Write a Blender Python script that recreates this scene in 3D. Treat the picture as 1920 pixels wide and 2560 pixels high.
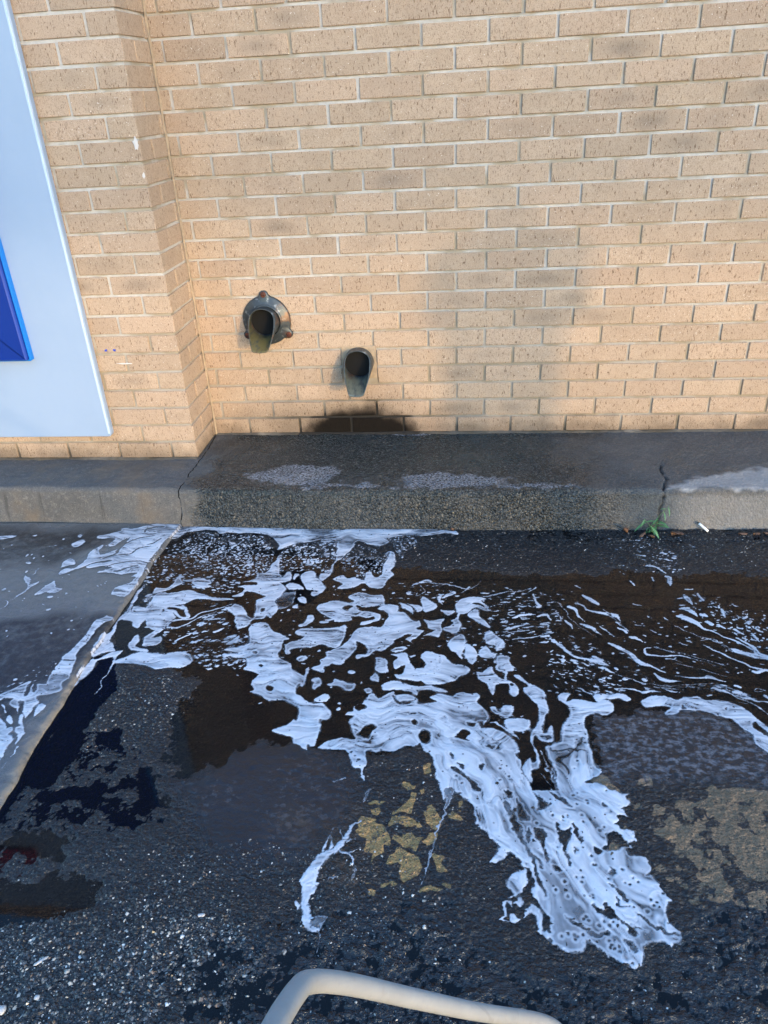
import bpy, bmesh, math, random
import numpy as np
from mathutils import Vector, Matrix

for o in list(bpy.data.objects):
    bpy.data.objects.remove(o)
random.seed(7)
rng = np.random.default_rng(7)
scene = bpy.context.scene
COL = scene.collection

# ------------------------------------------------------------------ camera
CAM = np.array((0.28736, -3.01183, 1.44078))
EUL = (1.06562, 0.051222, 0.101696)
FPX = 1903.4
cd = bpy.data.cameras.new('camera')
cam = bpy.data.objects.new('camera', cd)
COL.objects.link(cam)
cam.location = CAM
cam.rotation_euler = EUL
cd.sensor_fit = 'VERTICAL'
cd.sensor_height = 24.0
cd.sensor_width = 18.0
cd.lens = 24.0 * FPX / 2560.0
cd.clip_start = 0.02
cd.clip_end = 600
scene.camera = cam

# ------------------------------------------------------------------ daylight
SUN_EL, SUN_AZ = math.radians(7.5), math.radians(-35.0)     # low, behind the photographer and to the right
SKY_STRENGTH, SUN_STRENGTH = 0.15, 0.29
SUN_ANGLE = math.radians(1.5)
EXPOSURE = 2.82
w = bpy.data.worlds.new('World')
scene.world = w
w.use_nodes = True
wn = w.node_tree
bg = wn.nodes['Background']
sky = wn.nodes.new('ShaderNodeTexSky')
sky.sky_type = 'NISHITA'
sky.sun_disc = False
sky.sun_elevation = SUN_EL
sky.sun_rotation = math.pi + SUN_AZ
sky.air_density = 1.0
sky.dust_density = 1.0
sky.ozone_density = 3.4
wn.links.new(sky.outputs[0], bg.inputs[0])
bg.inputs[1].default_value = SKY_STRENGTH
sl = bpy.data.lights.new('sun', 'SUN')
sl.energy = SUN_STRENGTH
sl.angle = SUN_ANGLE
sl.color = (1.0, 0.68, 0.36)
sun = bpy.data.objects.new('sun', sl)
COL.objects.link(sun)
sun_from = Vector((-math.sin(SUN_AZ) * math.cos(SUN_EL), -math.cos(SUN_AZ) * math.cos(SUN_EL), math.sin(SUN_EL)))
sun.rotation_euler = sun_from.to_track_quat('Z', 'Y').to_euler()
sun.location = (0, -6, 6)

vs = scene.view_settings
vs.view_transform = 'Standard'
vs.look = 'None'
vs.exposure = EXPOSURE
vs.gamma = 1.0
vs.use_curve_mapping = False
scene.cycles.max_bounces = 6
scene.cycles.transparent_max_bounces = 12
scene.cycles.caustics_reflective = False
scene.cycles.caustics_refractive = False

# ------------------------------------------------------------------ helpers
def tag(o, label=None, cat=None, group=None, kind=None):
    if label: o['label'] = label
    if cat: o['category'] = cat
    if group: o['group'] = group
    if kind: o['kind'] = kind
    return o

def link(name, me, parent=None, mat=None):
    o = bpy.data.objects.new(name, me)
    COL.objects.link(o)
    if parent is not None: o.parent = parent
    if mat is not None: me.materials.append(mat)
    return o

def empty(name, loc=(0, 0, 0)):
    o = bpy.data.objects.new(name, None)
    COL.objects.link(o)
    o.location = loc
    o.empty_display_size = 0.05
    return o

def mesh_np(name, verts, faces, smooth=True):
    """verts (n,3), faces (m,k) with k = 3 or 4"""
    me = bpy.data.meshes.new(name)
    verts = np.asarray(verts, np.float32); faces = np.asarray(faces, np.int32)
    m, k = faces.shape
    me.vertices.add(len(verts)); me.vertices.foreach_set('co', verts.ravel())
    me.loops.add(m * k); me.loops.foreach_set('vertex_index', faces.ravel())
    me.polygons.add(m)
    me.polygons.foreach_set('loop_start', np.arange(0, m * k, k, dtype=np.int32))
    me.polygons.foreach_set('loop_total', np.full(m, k, np.int32))
    me.polygons.foreach_set('use_smooth', np.full(m, smooth))
    me.update(calc_edges=True)
    return me

def attr(me, name, vals):
    a = me.attributes.new(name, 'FLOAT', 'POINT')
    a.data.foreach_set('value', np.asarray(vals, np.float32).ravel())

def grid_faces(nx, ny):
    i = np.arange(nx - 1); j = np.arange(ny - 1)
    I, J = np.meshgrid(i, j, indexing='ij')
    a = (I * ny + J).ravel()
    return np.stack([a, a + ny, a + ny + 1, a + 1], 1)

def bm_mesh(name, bm, smooth=False):
    me = bpy.data.meshes.new(name)
    bm.to_mesh(me); bm.free()
    if smooth:
        for p in me.polygons: p.use_smooth = True
    return me

def box_bm(bm, x0, x1, y0, y1, z0, z1, ch=0.0, M=None):
    """chamfered box"""
    r = bmesh.ops.create_cube(bm, size=1.0)
    vs_ = r['verts']
    for v in vs_:
        v.co = Vector(((x0 + x1) / 2 + v.co.x * (x1 - x0), (y0 + y1) / 2 + v.co.y * (y1 - y0), (z0 + z1) / 2 + v.co.z * (z1 - z0)))
        if M: v.co = M @ v.co
    if ch:
        es = {e for v in vs_ for e in v.link_edges}
        bmesh.ops.bevel(bm, geom=list(es), offset=ch, segments=1, affect='EDGES')

def tube_mesh(name, pts, radii, n=12, caps=True):
    pts = [Vector(p) for p in pts]
    V, F = [], []
    up = Vector((0, 0, 1))
    prev = None
    for i, p in enumerate(pts):
        t = (pts[min(i + 1, len(pts) - 1)] - pts[max(i - 1, 0)]).normalized()
        if prev is None:
            a = up if abs(t.dot(up)) < .9 else Vector((1, 0, 0))
            nrm = t.cross(a).normalized()
        else:
            nrm = (prev - t * prev.dot(t)).normalized()
        prev = nrm
        b = t.cross(nrm)
        r = radii[i] if hasattr(radii, '__len__') else radii
        for k in range(n):
            an = 2 * math.pi * k / n
            V.append(p + (nrm * math.cos(an) + b * math.sin(an)) * r)
    for i in range(len(pts) - 1):
        for k in range(n):
            F.append((i * n + k, i * n + (k + 1) % n, (i + 1) * n + (k + 1) % n, (i + 1) * n + k))
    if caps:
        F.append(tuple(range(n - 1, -1, -1)))
        F.append(tuple((len(pts) - 1) * n + k for k in range(n)))
    me = bpy.data.meshes.new(name)
    me.from_pydata([tuple(v) for v in V], [], F)
    for p in me.polygons: p.use_smooth = len(p.vertices) == 4
    me.update()
    return me

def catmull(P, sub):
    P = [np.array(p, float) for p in P]
    out = []
    for i in range(len(P) - 1):
        p0 = P[max(i - 1, 0)]; p1 = P[i]; p2 = P[i + 1]; p3 = P[min(i + 2, len(P) - 1)]
        for s in range(sub):
            t = s / sub
            out.append(.5 * ((2 * p1) + (-p0 + p2) * t + (2 * p0 - 5 * p1 + 4 * p2 - p3) * t * t + (-p0 + 3 * p1 - 3 * p2 + p3) * t ** 3))
    out.append(P[-1])
    return out

# ---- noise in numpy
TAB = rng.uniform(-1, 1, (512, 512)).astype(np.float32)
TAB2 = rng.uniform(0, 1, (512, 512)).astype(np.float32)
def vnoise(x, y, s=0):
    xi = np.floor(x).astype(np.int32); yi = np.floor(y).astype(np.int32)
    fx = (x - xi).astype(np.float32); fy = (y - yi).astype(np.float32)
    fx = fx * fx * fx * (fx * (fx * 6 - 15) + 10); fy = fy * fy * fy * (fy * (fy * 6 - 15) + 10)
    a = (xi + 37 * s) & 511; b = (yi + 91 * s) & 511
    a1 = (a + 1) & 511; b1 = (b + 1) & 511
    return (TAB[a, b] * (1 - fx) + TAB[a1, b] * fx) * (1 - fy) + (TAB[a, b1] * (1 - fx) + TAB[a1, b1] * fx) * fy
def fbm(x, y, freq, octs=3, s=0, gain=.5):
    out = 0; amp = 1; tot = 0
    for o in range(octs):
        out = out + amp * vnoise(x * freq + 17.3 * o, y * freq - 9.1 * o, s + o * 5)
        tot += amp; amp *= gain; freq *= 2.03
    return out / tot * 1.6
def cells(x, y, s=0):
    """F1, F2 distances and an id per cell, unit cells"""
    xi = np.floor(x).astype(np.int32); yi = np.floor(y).astype(np.int32)
    f1 = np.full(x.shape, 9., np.float32); f2 = f1.copy(); idv = np.zeros(x.shape, np.float32)
    for dx in (-1, 0, 1):
        for dy in (-1, 0, 1):
            a = (xi + dx + 53 * s) & 511; b = (yi + dy + 29 * s) & 511
            d = np.hypot(xi + dx + TAB2[a, b] - x, yi + dy + TAB2[b, a] - y).astype(np.float32)
            c = d < f1
            f2 = np.where(c, f1, np.minimum(f2, d))
            idv = np.where(c, TAB2[(a * 7 + 3) & 511, (b * 5 + 11) & 511], idv)
            f1 = np.where(c, d, f1)
    return f1, f2, idv
def sstep(a, b, x):
    t = np.clip((x - a) / (b - a), 0, 1)
    return t * t * (3 - 2 * t)

# ---- photograph pixel -> point on the ground plane
def rotm(a):
    rx, ry, rz = a
    cx, sx, cy, sy, cz, sz = math.cos(rx), math.sin(rx), math.cos(ry), math.sin(ry), math.cos(rz), math.sin(rz)
    return (np.array([[cz, -sz, 0], [sz, cz, 0], [0, 0, 1]]) @ np.array([[cy, 0, sy], [0, 1, 0], [-sy, 0, cy]]) @ np.array([[1, 0, 0], [0, cx, -sx], [0, sx, cx]]))
RM = rotm(EUL)
def at(x, y, ax=2, val=0.0):
    d = RM @ np.array([(x - 960) / FPX, -(y - 1280) / FPX, -1.0])
    return CAM + d * ((val - CAM[ax]) / d[ax])
ZO = dict(A=(0, 1300, 3.456), B=(400, 1300, 3.456), C=(800, 1300, 3.456), D=(1200, 1300, 2.304), E=(0, 1650, 3.456), F=(560, 1540, 3.456),
          G=(960, 1640, 2.9625), H=(1160, 1980, 2.860), I=(1360, 1600, 2.9625), J=(700, 1900, 3.456), K=(960, 1860, 1.728), S=(0, 0, 1.0))
def gp(z, pts):
    ox, oy, s = ZO[z]
    return np.array([at(ox + p[0] / s, oy + p[1] / s)[:2] for p in pts])
def nums(t, k=2):
    v = [float(q) for q in t.replace(',', ' ').split()]
    return [tuple(v[i:i + k]) for i in range(0, len(v), k)]

def sd_poly(px, py, P):
    """signed distance, positive inside"""
    d = np.full(px.shape, 1e9, np.float32); ins = np.zeros(px.shape, bool)
    n = len(P)
    for i in range(n):
        ax, ay = P[i]; bx, by = P[(i + 1) % n]
        ex, ey = bx - ax, by - ay
        wx, wy = px - ax, py - ay
        t = np.clip((wx * ex + wy * ey) / (ex * ex + ey * ey + 1e-12), 0, 1)
        d = np.minimum(d, (wx - ex * t) ** 2 + (wy - ey * t) ** 2)
        c = ((ay > py) != (by > py))
        if abs(ey) > 1e-12:
            ins ^= c & (px < ax + ex * (py - ay) / ey)
    d = np.sqrt(d)
    return np.where(ins, d, -d)
def sd_line(px, py, P, R):
    d = np.full(px.shape, -1e9, np.float32)
    for i in range(len(P) - 1):
        ax, ay = P[i]; bx, by = P[i + 1]
        ex, ey = bx - ax, by - ay
        t = np.clip(((px - ax) * ex + (py - ay) * ey) / (ex * ex + ey * ey + 1e-12), 0, 1)
        d = np.maximum(d, R[i] * (1 - t) + R[i + 1] * t - np.hypot(px - ax - ex * t, py - ay - ey * t))
    return d
class Field:
    def __init__(s, X, Y, warp=None):
        s.X, s.Y = X, Y
        s.WX, s.WY = warp if warp is not None else (X, Y)
        s.xs, s.ys = X[:, 0], Y[0, :]
    def win(s, P, m=.035):
        i0, i1 = np.searchsorted(s.xs, [P[:, 0].min() - m, P[:, 0].max() + m])
        j0, j1 = np.searchsorted(s.ys, [P[:, 1].min() - m, P[:, 1].max() + m])
        return slice(max(i0, 0), max(i1, 0)), slice(max(j0, 0), max(j1, 0))
    def poly(s, P, m=.035):
        w_ = s.win(P, m)
        return w_, sd_poly(s.WX[w_], s.WY[w_], P)
    def line(s, P, R):
        w_ = s.win(P, .03 + max(R))
        return w_, sd_line(s.WX[w_], s.WY[w_], P, R)

# ---- node helper
class NT:
    def __init__(s, name):
        s.m = bpy.data.materials.new(name); s.m.use_nodes = True
        s.t = s.m.node_tree
        s.b = s.t.nodes['Principled BSDF']; s.out = s.t.nodes['Material Output']
    def n(s, typ, ins=None, **kw):
        nd = s.t.nodes.new('ShaderNode' + typ)
        for k, v in kw.items(): setattr(nd, k, v)
        for k, v in (ins or {}).items(): s.set(nd, k, v)
        return nd
    def set(s, nd, k, v):
        sock = nd.inputs[k]
        if hasattr(v, 'is_linked') or isinstance(v, bpy.types.NodeSocket): s.t.links.new(v, sock)
        elif isinstance(v, bpy.types.Node): s.t.links.new(v.outputs[0], sock)
        else: sock.default_value = v
    def math(s, op, a, b=0.0, c=False):
        return s.n('Math', {0: a, 1: b}, operation=op, use_clamp=c).outputs[0]
    def mix(s, f, a, b, typ='MIX'):
        nd = s.n('Mix', data_type='RGBA', blend_type=typ)
        s.set(nd, 0, f)
        for k, v in ((6, a), (7, b)):
            if isinstance(v, tuple) and len(v) == 3: v = v + (1,)
            s.set(nd, k, v)
        return nd.outputs[2]
    def ramp(s, f, a, b):
        return s.n('MapRange', {0: f, 1: a, 2: b}, interpolation_type='SMOOTHSTEP').outputs[0]
    def noise(s, vec, scale, detail=3, rough=.55):
        return s.n('TexNoise', {'Vector': vec, 'Scale': scale, 'Detail': detail, 'Roughness': rough}).outputs[0]
    def vor(s, vec, scale, feature='F1', out=0):
        nd = s.n('TexVoronoi', {'Vector': vec, 'Scale': scale}, feature=feature)
        return nd.outputs[out]
    def at(s, name):
        return s.n('Attribute', attribute_name=name).outputs['Fac']
    def pos(s):
        return s.n('NewGeometry').outputs['Position']
    def scale(s, vec, sc):
        return s.n('Mapping', {'Vector': vec, 'Scale': sc}).outputs[0]
    def bump(s, h, strength, dist, normal=None):
        nd = s.n('Bump', {'Height': h, 'Strength': strength, 'Distance': dist})
        if normal is not None: s.set(nd, 'Normal', normal)
        return nd.outputs[0]
    def fin(s, **kw):
        for k, v in kw.items():
            k = k.replace('_', ' ')
            if isinstance(v, tuple) and len(v) == 3: v = v + (1,)
            s.set(s.b, k, v)
        return s.m

KZ = 0.15            # kerb height
# ------------------------------------------------------------------ materials
def wall_stain(t):
    """soot under the lower spout, grime along the foot of the wall and splash streaks, in world space -> 0..1"""
    p = t.pos()
    sp = t.n('SeparateXYZ', {0: p})
    x, z = sp.outputs[0], sp.outputs[2]
    n1 = t.noise(t.scale(p, (9, 9, 9)), 1, 4)
    nn = t.math('MULTIPLY', t.math('SUBTRACT', n1, .5), .16)
    # soot cap below the lower spout
    dx = t.math('DIVIDE', t.math('ADD', x, .185), .33)
    dz = t.math('DIVIDE', t.math('SUBTRACT', z, KZ - .02), .185)
    rr = t.math('SQRT', t.math('ADD', t.math('MULTIPLY', dx, dx), t.math('MULTIPLY', dz, dz)))
    soot = t.ramp(t.math('ADD', rr, t.math('MULTIPLY', nn, 3.4)), 1.12, .56)
    # lighter, wider grime
    dx2 = t.math('DIVIDE', t.math('ADD', x, .25), .80)
    dz2 = t.math('DIVIDE', t.math('SUBTRACT', z, KZ - .02), .27)
    r2 = t.math('SQRT', t.math('ADD', t.math('MULTIPLY', dx2, dx2), t.math('MULTIPLY', dz2, dz2)))
    gr = t.math('MULTIPLY', t.ramp(t.math('ADD', r2, t.math('MULTIPLY', nn, 3.5)), 1.0, .25), .52)
    foot = t.math('MULTIPLY', t.ramp(t.math('ADD', z, t.math('MULTIPLY', nn, 1.0)), KZ + .10, KZ + .0), .50)
    return t.math('MAXIMUM', t.math('MULTIPLY', soot, .985), t.math('MAXIMUM', gr, foot)), n1

def mat_brick():
    t = NT('brick_buff')
    oi = t.n('ObjectInfo')
    rnd = oi.outputs['Random']
    tc = t.n('TexCoord').outputs['Object']
    off = t.n('VectorMath', {0: tc, 1: t.n('VectorMath', {0: rnd, 1: (37.1, 91.7, 53.3)}, operation='MULTIPLY').outputs[0]}, operation='ADD').outputs[0]
    oc = t.n('SeparateColor', {0: oi.outputs['Color']})
    tone, burn, pink = oc.outputs[0], oc.outputs[1], oc.outputs[2]
    cloud = t.noise(off, 14, 4, .6)
    base = t.mix(cloud, (.375, .272, .184), (.520, .392, .276))
    base = t.mix(t.math('MULTIPLY', pink, .55), base, (.47, .335, .235))
    base = t.mix(1.0, base, t.n('CombineColor', {0: tone, 1: tone, 2: tone}), 'MULTIPLY')
    # grey burnt heart
    bp = t.n('SeparateXYZ', {0: tc})
    bx = t.math('MULTIPLY', bp.outputs[0], 9.5); bz = t.math('MULTIPLY', bp.outputs[2], 26)
    bd = t.math('SQRT', t.math('ADD', t.math('MULTIPLY', bx, bx), t.math('MULTIPLY', bz, bz)))
    heart = t.math('MULTIPLY', t.ramp(t.math('ADD', bd, t.math('MULTIPLY', cloud, .6)), 1.35, .25), burn)
    base = t.mix(heart, base, (.185, .15, .115))
    # dragged flecks
    f1 = t.noise(t.scale(off, (230, 230, 75)), 1, 2, .5)
    f2 = t.noise(t.scale(off, (120, 120, 45)), 1, 3, .6)
    fl = t.math('MULTIPLY', t.ramp(f1, .57, .67), t.ramp(f2, .40, .58))
    base = t.mix(t.math('MULTIPLY', fl, .85), base, (.13, .075, .04))
    f3 = t.noise(t.scale(off, (420, 420, 260)), 1, 1, .5)
    base = t.mix(t.math('MULTIPLY', t.ramp(f3, .52, .68), .62), base, (.225, .145, .085))
    f4 = t.noise(t.scale(off, (300, 300, 300)), 1, 0, .5)
    base = t.mix(t.ramp(f4, .80, .84), base, (.75, .68, .58))
    st, n1 = wall_stain(t)
    base = t.mix(st, base, (.007, .0065, .006))
    # the lower courses have weathered yellower
    h = t.math('ADD', t.math('MULTIPLY', f2, .6), t.math('MULTIPLY', f1, .4))
    nb = t.bump(h, .7, .0026)
    nb = t.bump(f3, .35, .0010, nb)
    return t.fin(Base_Color=base, Roughness=.82, Normal=nb, Specular_IOR_Level=t.math('MULTIPLY', t.math('SUBTRACT', 1.0, st), .3))

def mat_mortar():
    t = NT('mortar_grey')
    p = t.pos()
    n = t.noise(p, 60, 4, .65); n2 = t.noise(p, 6, 3); n3 = t.noise(p, 400, 2)
    base = t.mix(n, (.40, .375, .33), (.64, .61, .56))
    base = t.mix(t.ramp(n2, .42, .62), base, (.37, .315, .23))
    st, n1 = wall_stain(t)
    z = t.n('SeparateXYZ', {0: p}).outputs[2]
    low = t.ramp(t.math('ADD', z, t.math('MULTIPLY', n2, .25)), 1.05, .45)
    base = t.mix(t.math('MULTIPLY', low, .55), base, (.24, .19, .125))
    base = t.mix(t.math('MINIMUM', t.math('MULTIPLY', st, 1.6), .96), base, (.010, .0095, .009))
    nb = t.bump(n, .6, .004); nb = t.bump(n3, .5, .0012, nb)
    return t.fin(Base_Color=base, Roughness=.9, Normal=nb, Specular_IOR_Level=.25)

def mat_kerb():
    t = NT('kerb_concrete')
    p = t.pos()
    wet, dry, alg_sky, scum, crack = t.at('wet'), t.at('dry'), t.at('algae'), t.at('scum'), t.at('crack')
    n1 = t.noise(p, 7, 5, .6); n2 = t.noise(p, 60, 4, .65); n3 = t.noise(p, 260, 3, .6)
    base = t.mix(n1, (.050, .049, .047), (.135, .130, .122))
    base = t.mix(t.math('MULTIPLY', t.ramp(n2, .5, .72), .5), base, (.20, .185, .165))
    base = t.mix(t.math('MULTIPLY', t.ramp(n3, .58, .72), .6), base, (.28, .26, .235))
    base = t.mix(t.math('MULTIPLY', t.ramp(n3, .45, .32), .75), base, (.03, .038, .035))
    # drips on the face
    dr = t.noise(t.scale(p, (55, 1, 3)), 1, 3)
    base = t.mix(t.math('MULTIPLY', t.ramp(dr, .60, .70), t.math('MULTIPLY', t.at('face'), .55)), base, (.035, .033, .03))
    # brown iron tint
    base = t.mix(t.math('MULTIPLY', t.ramp(t.noise(p, 4.3, 3), .5, .68), .45), base, (.16, .115, .07))
    v = t.vor(p, 120, out=1)
    vd = t.vor(p, 120)
    vs_ = t.n('SeparateColor', {0: v})
    stone = t.mix(vs_.outputs[0], (.006, .008, .009), (.125, .128, .122))
    stone = t.mix(t.ramp(vs_.outputs[1], .90, .98), stone, (.26, .235, .19))
    wetc = t.mix(.45, stone, t.mix(1.0, base, (.20, .225, .22), 'MULTIPLY'))
    base = t.mix(wet, base, wetc)
    base = t.mix(t.math('MULTIPLY', alg_sky, t.ramp(n2, .35, .65)), base, (.020, .046, .046))  # algae green pushed towards blue to stand in for reflected sky
    n6 = t.noise(p, 380, 2, .6); n7 = t.noise(t.scale(p, (1, 1.3, 1)), 150, 3, .65)
    gl = t.math('MULTIPLY', wet, t.ramp(t.math('ADD', t.math('MULTIPLY', n6, .5), t.math('MULTIPLY', n7, .5)), .52, .64))
    base = t.mix(t.math('MULTIPLY', gl, .75), base, (.19, .21, .21))  # pale droplet glints painted into the wet colour
    base = t.mix(t.math('MULTIPLY', wet, t.ramp(n7, .47, .36)), base, (.006, .008, .009))
    base = t.mix(t.math('MULTIPLY', dry, .85), base, t.mix(n2, (.22, .215, .20), (.46, .45, .43)))
    v2 = t.vor(t.scale(p, (1, 1.4, 1)), 85, 'DISTANCE_TO_EDGE')
    wv = t.vor(p, 150, 'DISTANCE_TO_EDGE')
    sc = t.math('MULTIPLY', t.ramp(t.math('SUBTRACT', scum, t.math('MULTIPLY', n2, .55)), .08, .40), t.ramp(t.noise(t.scale(p, (1, 1.5, 1)), 120, 3, .6), .43, .55))
    base = t.mix(t.math('MULTIPLY', sc, .72), base, (.48, .50, .54))
    base = t.mix(crack, base, (.008, .008, .008))
    rough = t.n('Mix', {0: wet, 2: .85, 3: .17}, data_type='FLOAT').outputs[0]
    hh = t.math('ADD', t.math('MULTIPLY', n2, .5), n3)
    nb = t.bump(hh, .55, .003)
    nb = t.bump(t.math('MULTIPLY', n3, wet), 1.0, .006, nb)
    nb = t.bump(t.math('MULTIPLY', t.math('SUBTRACT', 1.0, vd), wet), 1.0, .010, nb)
    return t.fin(Base_Color=base, Roughness=rough, Normal=nb, Specular_IOR_Level=.5)

def mat_ground():
    t = NT('wet_asphalt')
    p = t.pos()
    paint, tar, agg, film, brown = t.at('paint'), t.at('tar'), t.at('agg'), t.at('film'), t.at('brown')
    n1 = t.noise(p, 5, 4, .6); n2 = t.noise(p, 45, 4, .65); n3 = t.noise(p, 330, 3, .6)
    vn = t.n('TexVoronoi', {'Vector': p, 'Scale': 150.0})
    vc = t.n('SeparateColor', {0: vn.outputs[1]})
    vd = vn.outputs[0]
    base = t.mix(n2, (.004, .005, .0065), (.017, .0165, .0175))
    stone = t.mix(vc.outputs[0], (.006, .007, .010), (.045, .044, .044))
    stone = t.mix(t.ramp(vc.outputs[1], .84, .95), stone, (.30, .26, .20))
    base = t.mix(t.math('MULTIPLY', t.ramp(vd, .55, .25), t.math('MULTIPLY', agg, .9)), base, stone)
    base = t.mix(tar, base, t.mix(n2, (.0008, .0016, .004), (.003, .005, .009)))  # tar black tinted blue to carry the reflected sky
    base = t.mix(t.math('MULTIPLY', brown, t.ramp(n2, .3, .7)), base, (.06, .036, .02))
    # worn yellow paint
    pe = t.math('ADD', paint, t.math('ADD', t.math('MULTIPLY', t.math('SUBTRACT', n3, .5), .5), t.math('MULTIPLY', t.math('SUBTRACT', n2, .5), .9)))
    yel = t.mix(t.at('faded'), t.mix(n2, (.30, .165, .05), (.52, .31, .115)), t.mix(n2, (.14, .090, .050), (.29, .195, .110)))
    yel = t.mix(t.math('MULTIPLY', t.ramp(t.math('ADD', t.math('MULTIPLY', n3, .6), t.math('MULTIPLY', n2, .4)), .50, .60), .85), yel, (.045, .038, .03))
    base = t.mix(t.ramp(pe, .36, .52), base, yel)
    # dried soap film lying on the tar
    fm = t.math('MULTIPLY', film, t.ramp(t.noise(t.scale(p, (1, 1.45, 1)), 48, 5, .68), .44, .66))
    base = t.mix(t.math('MULTIPLY', fm, .42), base, (.30, .32, .36))
    rough = t.n('Mix', {0: tar, 2: .34, 3: .20}, data_type='FLOAT').outputs[0]
    rough = t.n('Mix', {0: t.ramp(pe, .42, .56), 2: rough, 3: .62}, data_type='FLOAT').outputs[0]
    hb = t.math('ADD', t.math('MULTIPLY', t.math('SUBTRACT', 1.0, vd), t.math('ADD', t.math('MULTIPLY', agg, .8), .25)), t.math('MULTIPLY', n3, .5))
    n5 = t.noise(t.scale(p, (95, 125, 90)), 1, 3, .6)
    nb = t.bump(n5, t.math('SUBTRACT', .85, t.math('MULTIPLY', t.at('smooth'), .62)), .010)
    nb = t.bump(hb, .8, .004, nb)
    return t.fin(Base_Color=base, Roughness=rough, Normal=nb, Specular_IOR_Level=t.n('Mix', {0: tar, 2: .45, 3: .70}, data_type='FLOAT').outputs[0], Coat_Weight=.12, Coat_Roughness=.08, Coat_Normal=nb)

def mat_apron():
    t = NT('apron_concrete')
    p = t.pos()
    n1 = t.noise(p, 4.5, 5, .62); n2 = t.noise(p, 40, 4, .65); n3 = t.noise(p, 300, 3, .6)
    dk, edge = t.at('dark'), t.at('edge')
    base = t.mix(n2, (.10, .098, .092), (.19, .185, .175))
    base = t.mix(t.math('MULTIPLY', t.ramp(n3, .6, .74), .6), base, (.28, .265, .24))
    base = t.mix(t.math('MULTIPLY', t.ramp(n3, .42, .30), .6), base, (.035, .034, .033))
    base = t.mix(t.math('MULTIPLY', dk, t.ramp(t.math('ADD', n2, t.math('MULTIPLY', n1, .5)), .35, .85)), base, (.028, .025, .024))
    base = t.mix(t.math('MULTIPLY', edge, t.ramp(n2, .3, .6)), base, (.24, .20, .15))
    nb = t.bump(t.math('ADD', t.math('MULTIPLY', n2, .5), n3), .5, .003)
    rough = t.n('Mix', {0: dk, 2: .26, 3: .42}, data_type='FLOAT').outputs[0]
    return t.fin(Base_Color=base, Roughness=rough, Normal=nb, Coat_Weight=.3, Coat_Roughness=.1)

def mat_water():
    t = NT('murky_water')
    t.t.nodes.remove(t.b)
    p = t.pos()
    nb = t.bump(t.noise(t.scale(p, (9, 14, 9)), 1, 2), .05, .004)
    fr = t.n('Fresnel', {'IOR': 1.34, 'Normal': nb})
    gl = t.n('BsdfGlossy', {'Roughness': .035, 'Normal': nb})
    tr = t.n('BsdfTransparent', {'Color': (.42, .42, .44, 1)})
    df = t.n('BsdfDiffuse', {'Color': (.0125, .0115, .0125, 1)})
    m0 = t.n('MixShader', {0: .38, 1: tr.outputs[0], 2: df.outputs[0]})
    m1 = t.n('MixShader', {0: fr.outputs[0], 1: m0.outputs[0], 2: gl.outputs[0]})
    t.t.links.new(m1.outputs[0], t.out.inputs[0])
    return t.m

def mat_foam():
    t = NT('soap_foam')
    p = t.pos()
    d = t.at('dens')
    bub = t.at('bub')
    n3 = t.noise(p, 420, 2, .6); n2 = t.noise(p, 70, 4, .6)
    # pin bubbles
    vn = t.n('TexVoronoi', {'Vector': t.scale(p, (1, 1, 0)), 'Scale': 85.0})
    vc = t.n('SeparateColor', {0: vn.outputs[1]})
    r = t.math('MULTIPLY', t.ramp(vc.outputs[0], .62, 1.0), .24)
    hole = t.math('MULTIPLY', t.ramp(t.math('SUBTRACT', vn.outputs[0], r), .05, -.02), t.math('GREATER_THAN', vc.outputs[0], .66))
    hole = t.math('MULTIPLY', hole, t.ramp(t.noise(p, 11, 2), .40, .56))
    col = t.mix(t.ramp(d, .25, 1.0), (.40, .41, .44), (.76, .755, .77))
    col = t.mix(t.math('MULTIPLY', t.ramp(n3, .5, .3), .22), col, (.42, .45, .50))
    fac = t.ramp(t.math('ADD', d, t.math('MULTIPLY', t.math('SUBTRACT', n2, .5), .18)), 0.0, .54)
    fac = t.math('MULTIPLY', fac, t.math('SUBTRACT', 1.0, t.math('MULTIPLY', hole, .8)))
    fac = t.math('MULTIPLY', fac, .92)
    t.set(t.b, 'Base Color', col); t.set(t.b, 'Roughness', .38)
    t.set(t.b, 'Specular IOR Level', .4)
    nb = t.bump(t.math('ADD', t.math('MULTIPLY', n3, .6), t.math('MULTIPLY', hole, -1.0)), .12, .0012)
    t.set(t.b, 'Normal', nb)
    tr = t.n('BsdfTransparent')
    ms = t.n('MixShader', {0: fac, 1: tr.outputs[0], 2: t.b.outputs[0]})
    t.t.links.new(ms.outputs[0], t.out.inputs[0])
    return t.m

def mat_simple(name, col, rough=.5, metal=0.0, bump=None, var=None, coat=0.0):
    t = NT(name)
    p = t.n('TexCoord').outputs['Object']
    c = col
    if var:
        c = t.mix(t.ramp(t.noise(p, var[1], 4, .6), .38, .66), col, var[0])
    kw = dict(Base_Color=c, Roughness=rough, Metallic=metal, Coat_Weight=coat, Coat_Roughness=.06)
    if bump: kw['Normal'] = t.bump(t.noise(p, bump[0], 3), bump[1], bump[2])
    return t.fin(**kw)

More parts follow.
